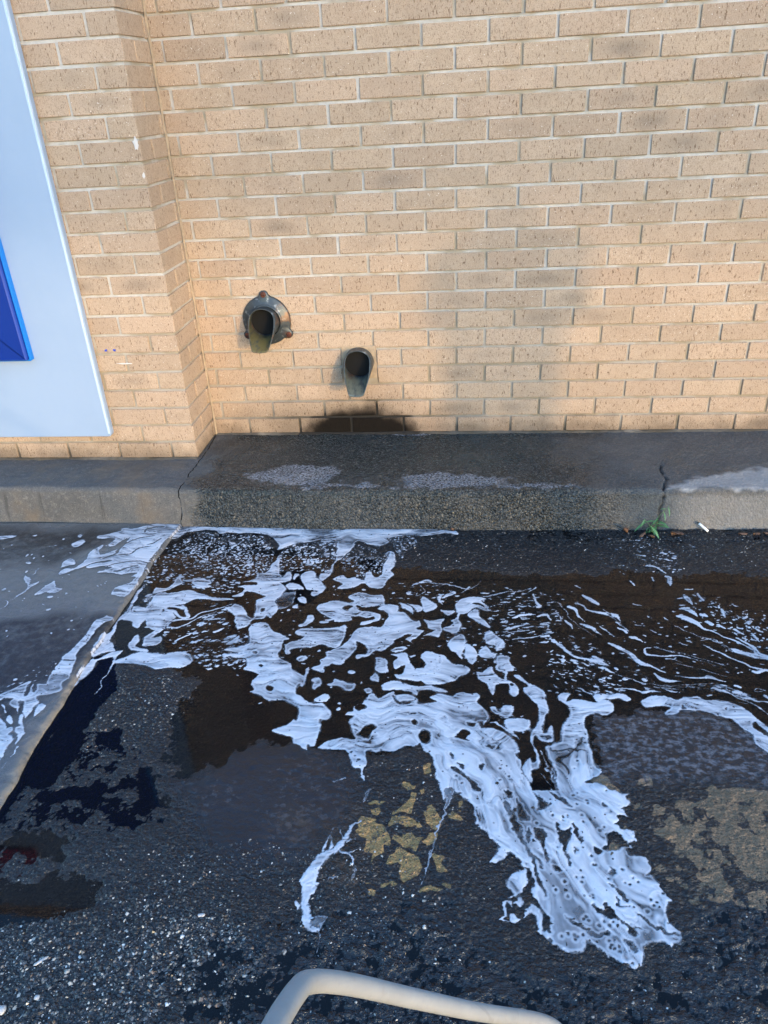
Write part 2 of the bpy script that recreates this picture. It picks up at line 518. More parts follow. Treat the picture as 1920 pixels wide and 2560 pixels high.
def mat_zinc(name, algae):
    t = NT(name)
    p = t.n('TexCoord').outputs['Object']
    n = t.noise(p, 26, 5, .65); n2 = t.noise(t.scale(p, (60, 14, 60)), 1, 4, .6); n3 = t.noise(p, 220, 2)
    c = t.mix(n, (.020, .028, .032), (.095, .112, .118))
    c = t.mix(t.math('MULTIPLY', t.ramp(n2, .57, .70), .6), c, (.30, .34, .35))
    c = t.mix(t.math('MULTIPLY', t.ramp(t.noise(p, 15, 4), .56, .66), .6), c, (.15, .07, .03))
    wetm = t.at('inside')
    c = t.mix(t.math('MULTIPLY', wetm, t.ramp(n2, .28, .55)), c, algae)
    return t.fin(Base_Color=c, Metallic=.45, Roughness=.42, Normal=t.bump(t.math('ADD', n, t.math('MULTIPLY', n3, .3)), .4, .003))

M_brick, M_mortar, M_kerb, M_ground, M_apron, M_water, M_foam = mat_brick(), mat_mortar(), mat_kerb(), mat_ground(), mat_apron(), mat_water(), mat_foam()

# ------------------------------------------------------------------ ground height map
EDGE = nums('-.828,-.560 -.836,-.65 -.842,-.737 -.842,-.975 -.841,-1.143 -.840,-1.33 -.835,-1.461 -.837,-1.593 -.836,-1.664 -.826,-1.771 -.823,-1.871 -.82,-2.3 -.82,-3.2')
EY = np.array([-e[1] for e in EDGE]); EX = np.array([e[0] for e in EDGE])
def edge_x(y):
    return np.interp(-y, EY, EX) + .006 * fbm(y, y * 0 + 3.3, 11, 4, 61) * sstep(-.55, -.7, y)
def axis(a, b, step, far):
    core = np.arange(a, b + step / 2, step)
    tail, d = [], step
    x = 0.0
    while x < far:
        d *= 1.35; x += d; tail.append(x)
    tail = np.array(tail)
    return core, tail
cx, tx = axis(-1.10, 1.62, .004, 160.0)
cy, ty = axis(-2.62, -.548, .004, 160.0)
gx = np.concatenate([cx[0] - tx[::-1], cx, cx[-1] + tx])
gy = np.concatenate([cy[0] - ty[::-1], cy, [-.50]])
GX, GY = np.meshgrid(gx, gy, indexing='ij')
GX = GX.astype(np.float32); GY = GY.astype(np.float32)
near = sstep(2.6, 1.4, np.abs(GX - .2)) * sstep(-3.4, -2.7, GY)
gw = (GX + .022 * fbm(GX, GY, 14, 4, 3), GY + .022 * fbm(GX, GY, 14, 4, 9))
gf = Field(GX, GY, gw)
def blur(a, n):
    for ax in (0, 1):
        c = np.cumsum(np.pad(a, [(n + 1, n) if k == ax else (0, 0) for k in (0, 1)], mode='edge'), axis=ax, dtype=np.float64)
        a = ((c[2 * n + 1:] - c[:-2 * n - 1]) if ax == 0 else (c[:, 2 * n + 1:] - c[:, :-2 * n - 1])) / (2 * n + 1)
    return a.astype(np.float32)
def region(fields, soft=.03, m=.09):
    out = np.zeros(GX.shape, np.float32)
    for z, t_ in fields:
        w_, sd = gf.poly(gp(z, nums(t_)), m)
        out[w_] = np.maximum(out[w_], sstep(-soft, soft, sd))
    return out
pool = region([('S', '330,1400 460,1350 900,1400 1100,1440 1920,1440 2000,1500 2000,1800 1880,1810 1790,1775 1640,1760 1520,1770 1475,1790 1490,1900 1450,1960 1330,1990 1220,1850 1040,1860 900,1870 800,1860 720,1850 640,1820 560,1890 470,1910 440,1850 460,1760 520,1700 400,1650 300,1640 280,1560')], .055)
chan = region([('S', '285,1640 262,1640 180,1740 100,1860 55,1960 130,1950 190,1880 230,1800 290,1720')], .018)
half = region([('S', '60,1960 200,1850 350,1830 430,1850 460,1930 420,2060 330,2110 230,2130 100,2090 0,2120 0,2030')], .05)
sink = region([('S', '150,1980 190,1955 245,1960 225,1995 180,2020 145,2005'), ('S', '70,1930 115,1840 160,1780 200,1800 170,1900 90,1955'),
               ('S', '350,1925 372,1925 372,2000 345,2030 338,1990'), ('S', '270,2035 305,2020 312,2060 280,2055'), ('S', '235,1820 300,1815 300,1860 250,1870')], .018)
redp = region([('S', '-30,2110 40,2095 100,2085 160,2110 150,2165 90,2175 30,2170 -30,2180')], .016)
redp = redp * sstep(-.35, .25, fbm(GX, GY, 30, 3, 35))
brownp = region([('S', '-40,2200 120,2205 270,2200 250,2270 120,2310 -40,2290'), ('S', '40,2105 90,2095 150,2120 140,2150 80,2160 50,2140')], .03)
black = region([('S', '430,2400 520,2350 600,2360 620,2450 680,2480 600,2560 480,2560 400,2480')], .05)
tarm = region([('S', '560,2330 760,2340 900,2270 1130,2250 1250,2420 1640,2440 1760,2260 2000,2260 2000,2700 520,2700')], .06)
mid_tar = region([('S', '470,1960 640,1850 780,1890 900,1950 860,2060 760,2130 620,2180 520,2120')], .07)
patch = region([('S', '1480,1790 1600,1775 1700,1785 1830,1815 1960,1900 1960,1960 1700,1945 1500,1940 1475,1860')], .035)
aggz = np.clip(region([('S', '-60,2330 120,2290 300,2230 450,2260 620,2300 640,2420 560,2640 -60,2640'), ('S', '250,1690 430,1690 520,1760 420,1830 300,1880 200,1900 230,1800')], .07), 0, 1)
kerbside = sstep(-.70, -.62, GY)

l1 = fbm(GX, GY, 38, 4, 11); l2 = fbm(GX, GY * 1.5, 70, 3, 21)
c1, c2, cid = cells(GX * 75 + l1 * .5, GY * 75 + l2 * .5, 4)
lump = np.clip(c2 - c1, 0, .6) * 1.6 * (.5 + cid)
big = fbm(GX, GY, 3.2, 3, 31)
base = .0035 + .0011 * half * sstep(.0, .35, fbm(GX, GY, 22, 3, 33)) - .0085 * pool - .010 * chan - .0030 * half - .0085 * sink * np.maximum(half, chan * .3 + half) - .0055 * brownp - .0065 * redp - .005 * black
base = base - .003 * pool * sstep(-.1, .4, big)
amp = .0022 * (1 - .45 * pool) + .0032 * tarm + .0005 * aggz - .0009 * mid_tar - .0008 * patch
H = base + amp * (l1 * .7 + l2 * .4 + lump * .9 - .35) + .0012 * big * (1 - pool)
H = H + .0010 * kerbside * (lump - .3) * 1.5 - .002 * kerbside
# a sagging gutter crack beside the slab
ex = edge_x(gy).astype(np.float32)
gd = GX - ex[None, :]
H = H - .014 * sstep(.020, .004, np.abs(gd - .006)) * sstep(-1.25, -1.35, GY)
H = (H * near).astype(np.float32) - .0005

def Hs(x, y):
    i = np.clip(np.searchsorted(gx, x), 1, len(gx) - 1); j = np.clip(np.searchsorted(gy, y), 1, len(gy) - 1)
    fx = np.clip((x - gx[i - 1]) / (gx[i] - gx[i - 1]), 0, 1); fy = np.clip((y - gy[j - 1]) / (gy[j] - gy[j - 1]), 0, 1)
    return (H[i - 1, j - 1] * (1 - fx) + H[i, j - 1] * fx) * (1 - fy) + (H[i - 1, j] * (1 - fx) + H[i, j] * fx) * fy

# worn paint
pt = region([('J', s) for s in (
    '1030,190 1080,200 1130,270 1080,310 1040,280 1025,230', '1110,340 1150,335 1150,360 1130,380 1180,440 1190,470 1140,500 1000,490 1040,400 1100,370',
    '990,510 1050,520 1080,560 1160,530 1230,550 1200,590 1130,620 1060,590 980,560', '960,650 1020,620 1120,630 1210,690 1160,740 1080,700',
    '1260,440 1330,410 1390,450 1390,540 1330,580 1270,520', '1210,730 1270,650 1340,630 1350,700 1330,770 1280,780',
    '920,800 980,710 1060,730 1140,770 1200,850 1230,930 1220,1040 1150,1060 1070,1000 1100,930 1040,880 960,910 920,850',
    '820,340 850,310 930,350', '810,390 900,380 920,420 850,440', '750,480 860,470 920,550 940,620 900,730 850,770 870,820 770,900 760,840 680,850 700,780 720,700 640,640 700,590',
    '1340,860 1430,870 1460,900 1400,920', '1200,1130 1310,1050 1390,1110 1300,1140', '1390,1010 1470,1000 1480,1050 1420,1050', '730,990 830,1050 740,1030',
    '750,1140 800,1110 850,1150 820,1200 770,1180', '880,1050 970,1050 950,1110 890,1090', '980,1040 1030,1050 1070,1100 1010,1110', '1180,300 1220,270 1260,310 1230,330',
    '1460,430 1540,440 1580,510 1490,480', '1240,40 1320,60 1320,130 1260,120')], .0085, .03)
pr = region([('K', s) for s in (
    '1170,280 1240,270 1280,240 1360,220 1420,200 1560,180 1800,200 1800,700 1560,690 1240,680 1230,600 1160,560 1230,480 1250,440 1160,380 1150,320',
    '1085,165 1110,150 1130,180', '1120,140 1150,145 1160,170 1130,165', '880,150 960,130 1020,200 1090,240 1080,260 1040,220 960,200 900,180',
    '990,320 1040,310 1070,340 1000,360', '940,400 1060,440 1000,470 940,450', '960,590 1040,650 1000,640')], .008, .03)
holes = sstep(.10, .34, fbm(GX, GY, 34, 4, 77)) * (1 - .4 * sstep(.9, 1.2, GX))
pr = pr * (1 - .66 * holes)
brn = region([('J', '20,560 150,440 240,520 260,640 100,690 40,650'), ('J', '600,440 720,420 760,480 640,540 560,560'), ('J', '400,560 600,560 700,850 640,1100 440,1060 380,900')], .05)

ni, nj = GX.shape
me = mesh_np('ground', np.stack([GX, GY, H], -1).reshape(-1, 3), grid_faces(ni, nj))
attr(me, 'paint', np.maximum(pt, pr)); attr(me, 'faded', pr > pt)
attr(me, 'tar', np.clip(tarm + mid_tar + .8 * patch, 0, 1))
attr(me, 'smooth', np.clip(mid_tar + .8 * patch, 0, 1))
attr(me, 'agg', np.clip(.35 + aggz + .5 * kerbside - .3 * tarm - .5 * mid_tar - .3 * patch, 0, 1) * near)
attr(me, 'film', np.clip(patch * 1.3 + .25 * mid_tar * sstep(0, .5, big), 0, 1)); attr(me, 'brown', brn)
ground = link('ground', me, None, M_ground)
tag(ground, 'wet dark asphalt in front of the kerb, with worn yellow paint and rough stones', 'ground', kind='structure')

# concrete apron slab left of the joint line
ay = np.concatenate([np.arange(-.548, -2.62, -.004), -2.62 - np.cumsum(.02 * 1.5 ** np.arange(12))])
ad = np.concatenate([[-.004, .0, .003], np.arange(.007, .95, .004), .95 + np.cumsum(.02 * 1.5 ** np.arange(14))])
AY, AD = np.meshgrid(ay, ad, indexing='ij')
AX = edge_x(ay)[:, None] - AD
AH = .011 + .0007 * fbm(AX, AY, 60, 3, 71) + .0016 * fbm(AX, AY, 6, 3, 72)
AH = AH - .004 * sstep(.012, 0, AD) - .003 * sstep(.25, .75, fbm(AX, AY, 30, 3, 73)) * sstep(.05, .0, AD)
AH[:, 0] = -.02; AH[:, 1] = AH[:, 1] * .6
AX[:, 1] += .001
APR = .011
av = np.stack([AX, AY, AH], -1)
me = mesh_np('concrete_apron', av.reshape(-1, 3), grid_faces(len(ay), len(ad)))
af = Field(np.ascontiguousarray(AX), np.ascontiguousarray(AY))
adk = np.zeros(AX.shape, np.float32)
for t_ in ('-900,1640 60,1550 140,1540 300,1560 230,1640 120,1730 20,1830 -900,1900', '-900,1330 150,1330 300,1330 240,1380 150,1420 -900,1420'):
    P = gp('S', nums(t_))
    adk = np.maximum(adk, sstep(-.05, .05, sd_poly(AX + .03 * fbm(AX, AY, 9, 3, 5), AY + .03 * fbm(AX, AY, 9, 3, 6), P)))
attr(me, 'dark', adk); attr(me, 'edge', sstep(.03, .008, AD) * sstep(-1.3, -1.45, AY))
apron = link('concrete_apron', me, None, M_apron)
tag(apron, 'grey wet concrete slab left of the straight joint', 'concrete slab', kind='structure')

# puddle water: one level sheet, seen wherever the asphalt dips under it
wx = np.linspace(-.87, 1.62, 60); wy = np.linspace(-2.5, -.53, 50)
WX, WY = np.meshgrid(wx, wy, indexing='ij')
me = mesh_np('water', np.stack([WX, WY, WX * 0], -1).reshape(-1, 3), grid_faces(60, 50))
water = link('water', me, None, M_water)
tag(water, 'dark shallow puddle water lying on the asphalt', 'water', kind='structure')

# ------------------------------------------------------------------ kerb
KX = [-1.42, -.78, -.272, .32, .886, 1.297]; KYT = [-.512, -.528, -.537, -.535, -.524, -.513]
def kfront(x): return np.interp(x, KX, KYT) - .003
def joint_l(s): return -.826 + .010 * vnoise(np.asarray(s) * 16, np.asarray(s) * 0 + .5, 3) + .004 * vnoise(np.asarray(s) * 60, np.asarray(s) * 0 + .5, 8)
def kerb_piece(x0, x1, fine, wetf):
    xs = []
    lo, hi = max(x0, -1.75), min(x1, 1.62)
    if x0 < lo: xs += list(np.arange(x0, lo, .08))
    xs += list(np.arange(lo, hi, .005))
    if x1 > hi: xs += list(np.arange(hi, x1, .08))
    xs = np.array(xs + [x1])
    # profile: s runs from the back over the nose and down the face
    R = .020
    prof = [(.0 + .03, 0.)]
    top = [(-d, 0.0) for d in np.arange(-.02, .52 - R, .005)]
    n_top = len(top)
    arc = [(-(.52 - R) - R * math.sin(a), -R + R * math.cos(a)) for a in np.linspace(0.12, math.pi / 2 - .1, 7)]
    face = [(-.52 - .028 * (k / 26), -R - (KZ + .03 - R) * k / 26) for k in range(27)]
    pr_ = np.array(top + arc + face)
    X, Pi = np.meshgrid(xs, np.arange(len(pr_)), indexing='ij')
    PY, PZ = pr_[Pi, 0], pr_[Pi, 1]
    S = -PY + -PZ
    kf = kfront(X)
    Y = PY * (-kf / .52)
    Z = KZ + PZ
    # ragged ends at the joints
    jl = joint_l(S)
    X = np.where(np.abs(X - x0) < 1e-6, (jl + .002 if x0 > -1 and x0 < 0 else X), X)
    X = np.where(np.abs(X - x1) < 1e-6, (jl - .002 if -1 < x1 < 0 else X), X)
    wet = np.zeros(X.shape) + wetf
    if wetf:
        wet = sstep(-.83, -.70, X + .05 * fbm(X, S, 9, 3, 40)) * (1 - .75 * sstep(.55, .95, X + .1 * fbm(X, S, 8, 3, 41)))
        wet = np.clip(wet * (.95 + .22 * fbm(X, S, 7, 3, 42)), 0, 1)
    Fc = sstep(-.005, -.04, PZ)
    f1, f2, idv = cells(X * 130, S * 130, 6)
    agg = np.clip(.45 - f1, -.1, .4) * (.4 + idv)
    bmp = wet * .0035 * agg + .0009 * fbm(X, S, 70, 3, 44) + .0022 * fbm(X, S, 9, 3, 45)
    # chipped nose
    nose = np.exp(-((S - .525) / .018) ** 2)
    bmp = bmp - .006 * nose * sstep(.15, .7, fbm(X, S * .3, 14, 3, 47))
    Z = Z + bmp * (1 - Fc); Y = Y - bmp * Fc
    crack = np.zeros(X.shape)
    if fine:
        # hairline break near the right end
        cxp = np.interp(S, [.30, .36, .43, .51, .53, .60, .66, .70], [1.000, .992, .994, .972, .975, .962, .958, .955]) + .004 * vnoise(S * 55, S * 0, 12)
        dd = np.abs(X - cxp)
        cut = sstep(.0055, .001, dd) * sstep(.29, .33, S) * sstep(.72, .66, S) * (.75 + .4 * vnoise(S * 40, S * 0 + 4, 15))
        Z = Z - .012 * cut * (1 - Fc); Y = Y + .012 * cut * Fc
        crack = np.clip(cut, 0, 1)
    me = mesh_np('kerb', np.stack([X, Y, Z], -1).reshape(-1, 3), grid_faces(*X.shape))
    kf_ = Field
    XX = X; YY = np.where(PZ > -.05, Y, -1)
    dry = np.zeros(X.shape); alg_sky = dry.copy(); scum = dry.copy()
    if fine:
        wxn, wyn = X + .02 * fbm(X, S, 18, 4, 50), -S + .02 * fbm(X, S, 18, 4, 51)
        dry = sstep(-.012, .012, sd_poly(wxn, wyn, np.array(nums('.985,-.505 1.05,-.455 1.20,-.405 1.40,-.33 1.9,-.22 1.9,-.49 1.2,-.515'))))
        dry = np.maximum(dry, .38 * sstep(.93, 1.1, X) * Fc)
        alg_sky = sstep(.42, .12, np.hypot((X - .28) / .9, (-S + .15) / .55)) + .35 * sstep(.9, .2, np.hypot((X + .3) / 1.0, (-S + .25) / .6))
        alg_sky = np.clip(alg_sky * 1.25 + .25 * wet, 0, 1) * (1 - .6 * Fc)
        for (ax, ay_, rx, ry, k) in ((-.40, -.400, .22, .115, 1.0), (.22, -.435, .30, .080, .85), (.50, -.475, .22, .03, .7), (.02, -.012, .10, .018, 1.5), (-.2, -.475, .5, .022, .55)):
            scum = np.maximum(scum, k * sstep(1.15, .35, np.hypot((wxn - ax) / rx, (wyn - ay_) / ry)))
        scum = np.clip(scum + .2 * fbm(X, S, 30, 2, 52) * (scum > .1), 0, 1)
    for nm, v in (('wet', wet), ('dry', dry), ('algae', alg_sky), ('scum', scum), ('face', Fc), ('crack', crack)): attr(me, nm, v)
    return link('kerb', me, None, M_kerb)
k1 = kerb_piece(-4.5, -.826, False, 0)
tag(k1, 'dry grey concrete kerb below the white sign', 'kerb', 'kerb lengths along the wall', 'structure')
k2 = kerb_piece(-.826, 4.5, True, 1)
tag(k2, 'long wet pitted concrete kerb under the spouts with a crack near its right end', 'kerb', 'kerb lengths along the wall', 'structure')

# ------------------------------------------------------------------ brick walls
BW, BH = .225, .07415
JT = .010
def brick_mesh(name, L, D, seed, Hh=BH - JT):
    r = random.Random(seed)
    bm = bmesh.new()
    box_bm(bm, -L / 2, L / 2, -D / 2, D / 2, -Hh / 2, Hh / 2, .0022)
    for v in bm.verts:
        v.co += Vector((r.uniform(-1, 1) * .0009, r.uniform(-1, 1) * .0006, r.uniform(-1, 1) * .0009))
    me = bm_mesh(name, bm)
    me.materials.append(M_brick)
    return me
CACHE = {}
def brick(parent, x0, x1, yf, yb, row, face='front'):
    L = round(x1 - x0, 4); D = round(yb - yf, 4)
    key = (L, D, random.randrange(4))
    if key not in CACHE: CACHE[key] = brick_mesh('brick', L, D, len(CACHE))
    o = bpy.data.objects.new('brick', CACHE[key])
    COL.objects.link(o); o.parent = parent
    o.location = ((x0 + x1) / 2 + random.uniform(-.001, .001), (yf + yb) / 2 + random.uniform(-.0013, .0013), KZ + (row + .5) * BH + .004 + random.uniform(-.0009, .0009))
    o.rotation_euler = (random.uniform(-.004, .004), random.uniform(-.003, .003), random.uniform(-.003, .003))
    tone = random.uniform(.90, 1.08)
    burn = random.choice((0,) * 17 + (.30, .22, .62)) * random.uniform(.5, 1)
    if 5 < row < 19 and x0 > .3 and random.random() < .10: burn = random.uniform(.3, .6)
    o.color = (tone, burn, random.random() ** 1.5, 1)
    return o

WALLTOP = 40      # rows of the pier
MAINTOP = 24      # rows of the wall, under a coping
wall = empty('brick_wall', (0, 0, KZ))
wall.location = (0, 0, 0)
tag(wall, 'buff brick wall with flecked bricks, stained black below the lower spout', 'brick wall')
PX0 = -.832
PATCH = (-.247, -.098, KZ + .247, KZ + .392)     # mortar square round the lower spout
def cut_spans(x0, x1, row):
    z0 = KZ + row * BH + .004 + JT / 2; z1 = z0 + BH - JT
    if z1 > PATCH[2] + .012 and z0 < PATCH[3] - .02 and x1 > PATCH[0] and x0 < PATCH[1]:
        out = []
        if PATCH[0] - x0 > .025: out.append((x0, PATCH[0]))
        if x1 - PATCH[1] > .025: out.append((PATCH[1], x1))
        return out
    return [(x0, x1)]
far = bmesh.new()
def far_brick(x0, x1, yf, yb, row):
    z = KZ + (row + .5) * BH + .004
    r = random.uniform(-.0012, .0012)
    box_bm(far, x0, x1, yf + r, yb + r, z - (BH - JT) / 2, z + (BH - JT) / 2)
for row in range(MAINTOP):
    off = 0 if row % 2 == 0 else BW / 2
    k = -5
    while True:
        j0 = k * BW + off; j1 = j0 + BW
        k += 1
        x0, x1 = max(j0 + JT / 2, PX0 + .006), j1 - JT / 2
        if x1 < PX0 + .02: continue
        if x0 > 3.6: break
        lim = 1.36 + .12 * (21 - row) / 21
        for a, b in cut_spans(x0, x1, row):
            if row <= 21 and a < lim: brick(wall, a, b, 0, .06, row)
            else: far_brick(a, b, 0, .06, row)
fo = link('brick_courses', bm_mesh('brick_courses', far), wall, M_brick)
fo['kind'] = 'stuff'; fo.color = (1, 0, .3, 1)
bm = bmesh.new(); box_bm(bm, PX0 - .06, 3.75, -.03, .27, KZ + MAINTOP * BH + .012, KZ + MAINTOP * BH + .075, .006)
link('coping', bm_mesh('coping', bm), wall, M_kerb)
bm = bmesh.new(); box_bm(bm, -.9, 3.75, .0065, .25, KZ - .03, KZ + MAINTOP * BH + .01)
link('mortar', bm_mesh('mortar', bm), wall, M_mortar)
# squeezed mortar bed at the foot of the wall
def bed(parent, x0, x1, y, s):
    xs = np.arange(x0, x1, .006)
    h = .009 + .004 * vnoise(xs * 30, xs * 0, s) + .002 * vnoise(xs * 120, xs * 0, s + 1); d = .004 + .003 * vnoise(xs * 25, xs * 0 + 2, s)
    V = np.concatenate([np.stack([xs, xs * 0 + y + .006, KZ + h], 1), np.stack([xs, y - d, KZ + h * .6], 1), np.stack([xs, y - d - .003, xs * 0 + KZ - .006], 1)])
    n = len(xs); i = np.arange(n - 1)
    F = np.concatenate([np.stack([i, i + 1, n + i + 1, n + i], 1), np.stack([n + i, n + i + 1, 2 * n + i + 1, 2 * n + i], 1)])
    return link('mortar_bed', mesh_np('mortar_bed', V, F), parent, M_mortar)
bed(wall, PX0, 3.6, 0, 90)
# mortar square
bm = bmesh.new(); box_bm(bm, PATCH[0] + .004, PATCH[1] - .004, -.0025, .05, PATCH[2] + .004, PATCH[3] - .004, .002)
bmesh.ops.subdivide_edges(bm, edges=bm.edges[:], cuts=3, use_grid_fill=True)
M_patch = mat_simple('tan_mortar', (.40, .30, .195), .9, bump=(70, .5, .004), var=((.31, .235, .155), 40))
for v in bm.verts: v.co.y += random.uniform(-.0008, .0008); v.co.x += random.uniform(-.0012, .0012); v.co.z += random.uniform(-.0012, .0012)
link('mortar_patch', bm_mesh('mortar_patch', bm), wall, M_patch)

# pilaster that steps forward on the left
PY = -.25
pil = empty('brick_pilaster', (0, 0, 0))
tag(pil, 'projecting buff brick pier carrying the white sign', 'brick pier')
far = bmesh.new()
for row in range(WALLTOP):
    even = row % 2 == 0
    xr = PX0
    if even: x0 = xr - .1025
    else: x0 = xr - .215
    vis = row <= 22
    fb = (lambda *a: brick(pil, *a)) if vis else far_brick
    # corner brick
    fb(x0, xr, PY, PY + (.215 if even else .1025), row)
    # return pieces
    if even: fb(xr - .06, xr, PY + .225, -.002, row)
    else: fb(xr - .06, xr, PY + .1125, -.002, row)
    x1 = x0 - JT
    n = 0
    while x1 > -3.6:
        (fb if n < 4 and x1 > -1.75 else far_brick)(x1 - .215, x1, PY, PY + .06, row)
        x1 -= BW; n += 1
fo = link('brick_courses', bm_mesh('brick_courses', far), pil, M_brick)
fo['kind'] = 'stuff'; fo.color = (1, 0, .3, 1)
bm = bmesh.new(); box_bm(bm, -3.7, PX0 - .0060, PY + .0060, .1, KZ - .03, KZ + WALLTOP * BH + .01)
link('mortar', bm_mesh('mortar', bm), pil, M_mortar)
bed(pil, -3.6, PX0, PY, 95)
# flush mortar up the inner corner
xs = np.arange(0, 78)
zz = KZ + xs * .038
V = []
for z, k in zip(zz, xs):
    j = .0015 * math.sin(k * 1.7) + .001 * math.sin(k * 4.1)
    V += [(PX0 + .0008, -.006 + j * .6, z), (PX0 + .0032 + j * .5, -.0022, z), (PX0 + .007 + j, -.0004, z)]
V = np.array(V); n = len(xs) - 1; i = np.arange(n)
F = np.concatenate([np.stack([3 * i, 3 * i + 1, 3 * i + 4, 3 * i + 3], 1), np.stack([3 * i + 1, 3 * i + 2, 3 * i + 5, 3 * i + 4], 1)])
link('mortar_fillet', mesh_np('mortar_fillet', V, F), pil, M_patch)
# blue paint spots and a white smear
M_bluep = mat_simple('blue_paint', (.03, .06, .42), .5)
M_whitep = mat_simple('lime_white', (.62, .58, .54), .9, bump=(90, .5, .004))
def splat(name, cx_, cz_, y, rx, rz, m, par, seed, n=11):
    r = random.Random(seed)
    bm = bmesh.new()
    ring = []
    for k in range(n):
        a = 2 * math.pi * k / n; q = r.uniform(.55, 1.15)
        ring.append(bm.verts.new((cx_ + math.cos(a) * rx * q, y, cz_ + math.sin(a) * rz * q)))
    c = bm.verts.new((cx_, y - .0012, cz_))
    for k in range(n): bm.faces.new((ring[k], ring[(k + 1) % n], c))
    bmesh.ops.recalc_face_normals(bm, faces=bm.faces[:])
    return link(name, bm_mesh(name, bm), par, m)
splat('paint_spot', -1.122, KZ + .466, PY - .0035, .007, .006, M_bluep, pil, 1)
splat('paint_spot', -1.088, KZ + .467, PY - .0035, .006, .006, M_bluep, pil, 2)
splat('lime_smear', -.846, KZ + 1.180, PY - .0035, .011, .022, M_whitep, pil, 3, 15)
splat('lime_smear', -.838, KZ + 1.08, PY - .0035, .006, .012, M_whitep, pil, 4)
splat('lime_smear', -1.06, KZ + .412, PY - .0030, .035, .003, M_whitep, pil, 5)

# ------------------------------------------------------------------ sign on the pier
M_signw = mat_simple('sign_white', (.30, .39, .52), .32, var=((.28, .37, .50), 3), coat=.1)
M_signe = mat_simple('sign_edge_highlight', (.50, .62, .70), .5)
M_blue = mat_simple('sign_blue', (.002, .020, .20), .22, coat=.15)
M_blue2 = mat_simple('sign_blue_bevel', (.008, .045, .30), .45)
M_cyan = mat_simple('sign_blue_side', (.0, .19, .62), .45)
M_red = mat_simple('sign_red', (.38, .03, .04), .3, coat=.4)
sign = empty('wall_sign', (-1.9, -.25, KZ + .1))
tag(sign, 'tall white panel sign with a raised blue block on the brick pier', 'sign')
def local(o): o.matrix_parent_inverse = Matrix.Translation(-sign.location); return o
def rounded_panel(x0, x1, z0, z1, yb, yf, rad, ch):
    bm = bmesh.new()
    pts = []
    for cx_, cz_, a0 in ((x1 - rad, z1 - rad, 0), (x0 + rad, z1 - rad, 90), (x0 + rad, z0 + rad, 180), (x1 - rad, z0 + rad, 270)):
        for k in range(6):
            a = math.radians(a0 + 18 * k)
            pts.append((cx_ + rad * math.cos(a), cz_ + rad * math.sin(a), math.cos(a), math.sin(a)))
    rings = []
    for y, ins in ((yb, 0), (yf + ch, 0), (yf + ch * .3, ch * .3), (yf, ch)):
        rings.append([bm.verts.new((p[0] - p[2] * ins, y, p[1] - p[3] * ins)) for p in pts])
    n = len(pts)
    for a, b in zip(rings, rings[1:]):
        for k in range(n): bm.faces.new((a[k], a[(k + 1) % n], b[(k + 1) % n], b[k]))
    bm.faces.new(rings[-1]); bm.faces.new(rings[0][::-1])
    bmesh.ops.recalc_face_normals(bm, faces=bm.faces[:])
    return bm
SX1, SZ0, SZ1 = -1.168, KZ + .115, KZ + 2.78
local(link('panel', bm_mesh('panel', rounded_panel(-3.3, SX1, SZ0, SZ1, PY - .006, PY - .030, .016, .004)), sign, M_signw))
# paler strip down the right side, painted as the bevel's highlight
bm = bmesh.new()
box_bm(bm, SX1 - .0125, SX1 - .0045, PY - .0322, PY - .0295, SZ0 + .014, SZ1 - .01, .0018)
local(link('edge_highlight', bm_mesh('edge_highlight', bm), sign, M_signe))
bx1, bz0, bz1 = -1.408, KZ + .445, KZ + 2.0
blk = local(link('blue_block', bm_mesh('blue_block', rounded_panel(-3.0, bx1 - .006, bz0 + .006, bz1, PY - .038, PY - .072, .006, .008)), sign, M_blue))
for p in blk.data.polygons:
    if abs(p.normal.y) > .15 and abs(p.normal.y) < .97: p.material_index = 1
blk.data.materials.append(M_blue2)
local(link('block_backing', bm_mesh('block_backing', rounded_panel(-3.006, bx1, bz0, bz1 + .006, PY - .0305, PY - .054, .006, .002)), sign, M_cyan))
local(link('red_block', bm_mesh('red_block', rounded_panel(-2.52, -2.26, KZ + 2.20, KZ + 2.46, PY - .0305, PY - .060, .02, .006)), sign, M_red))

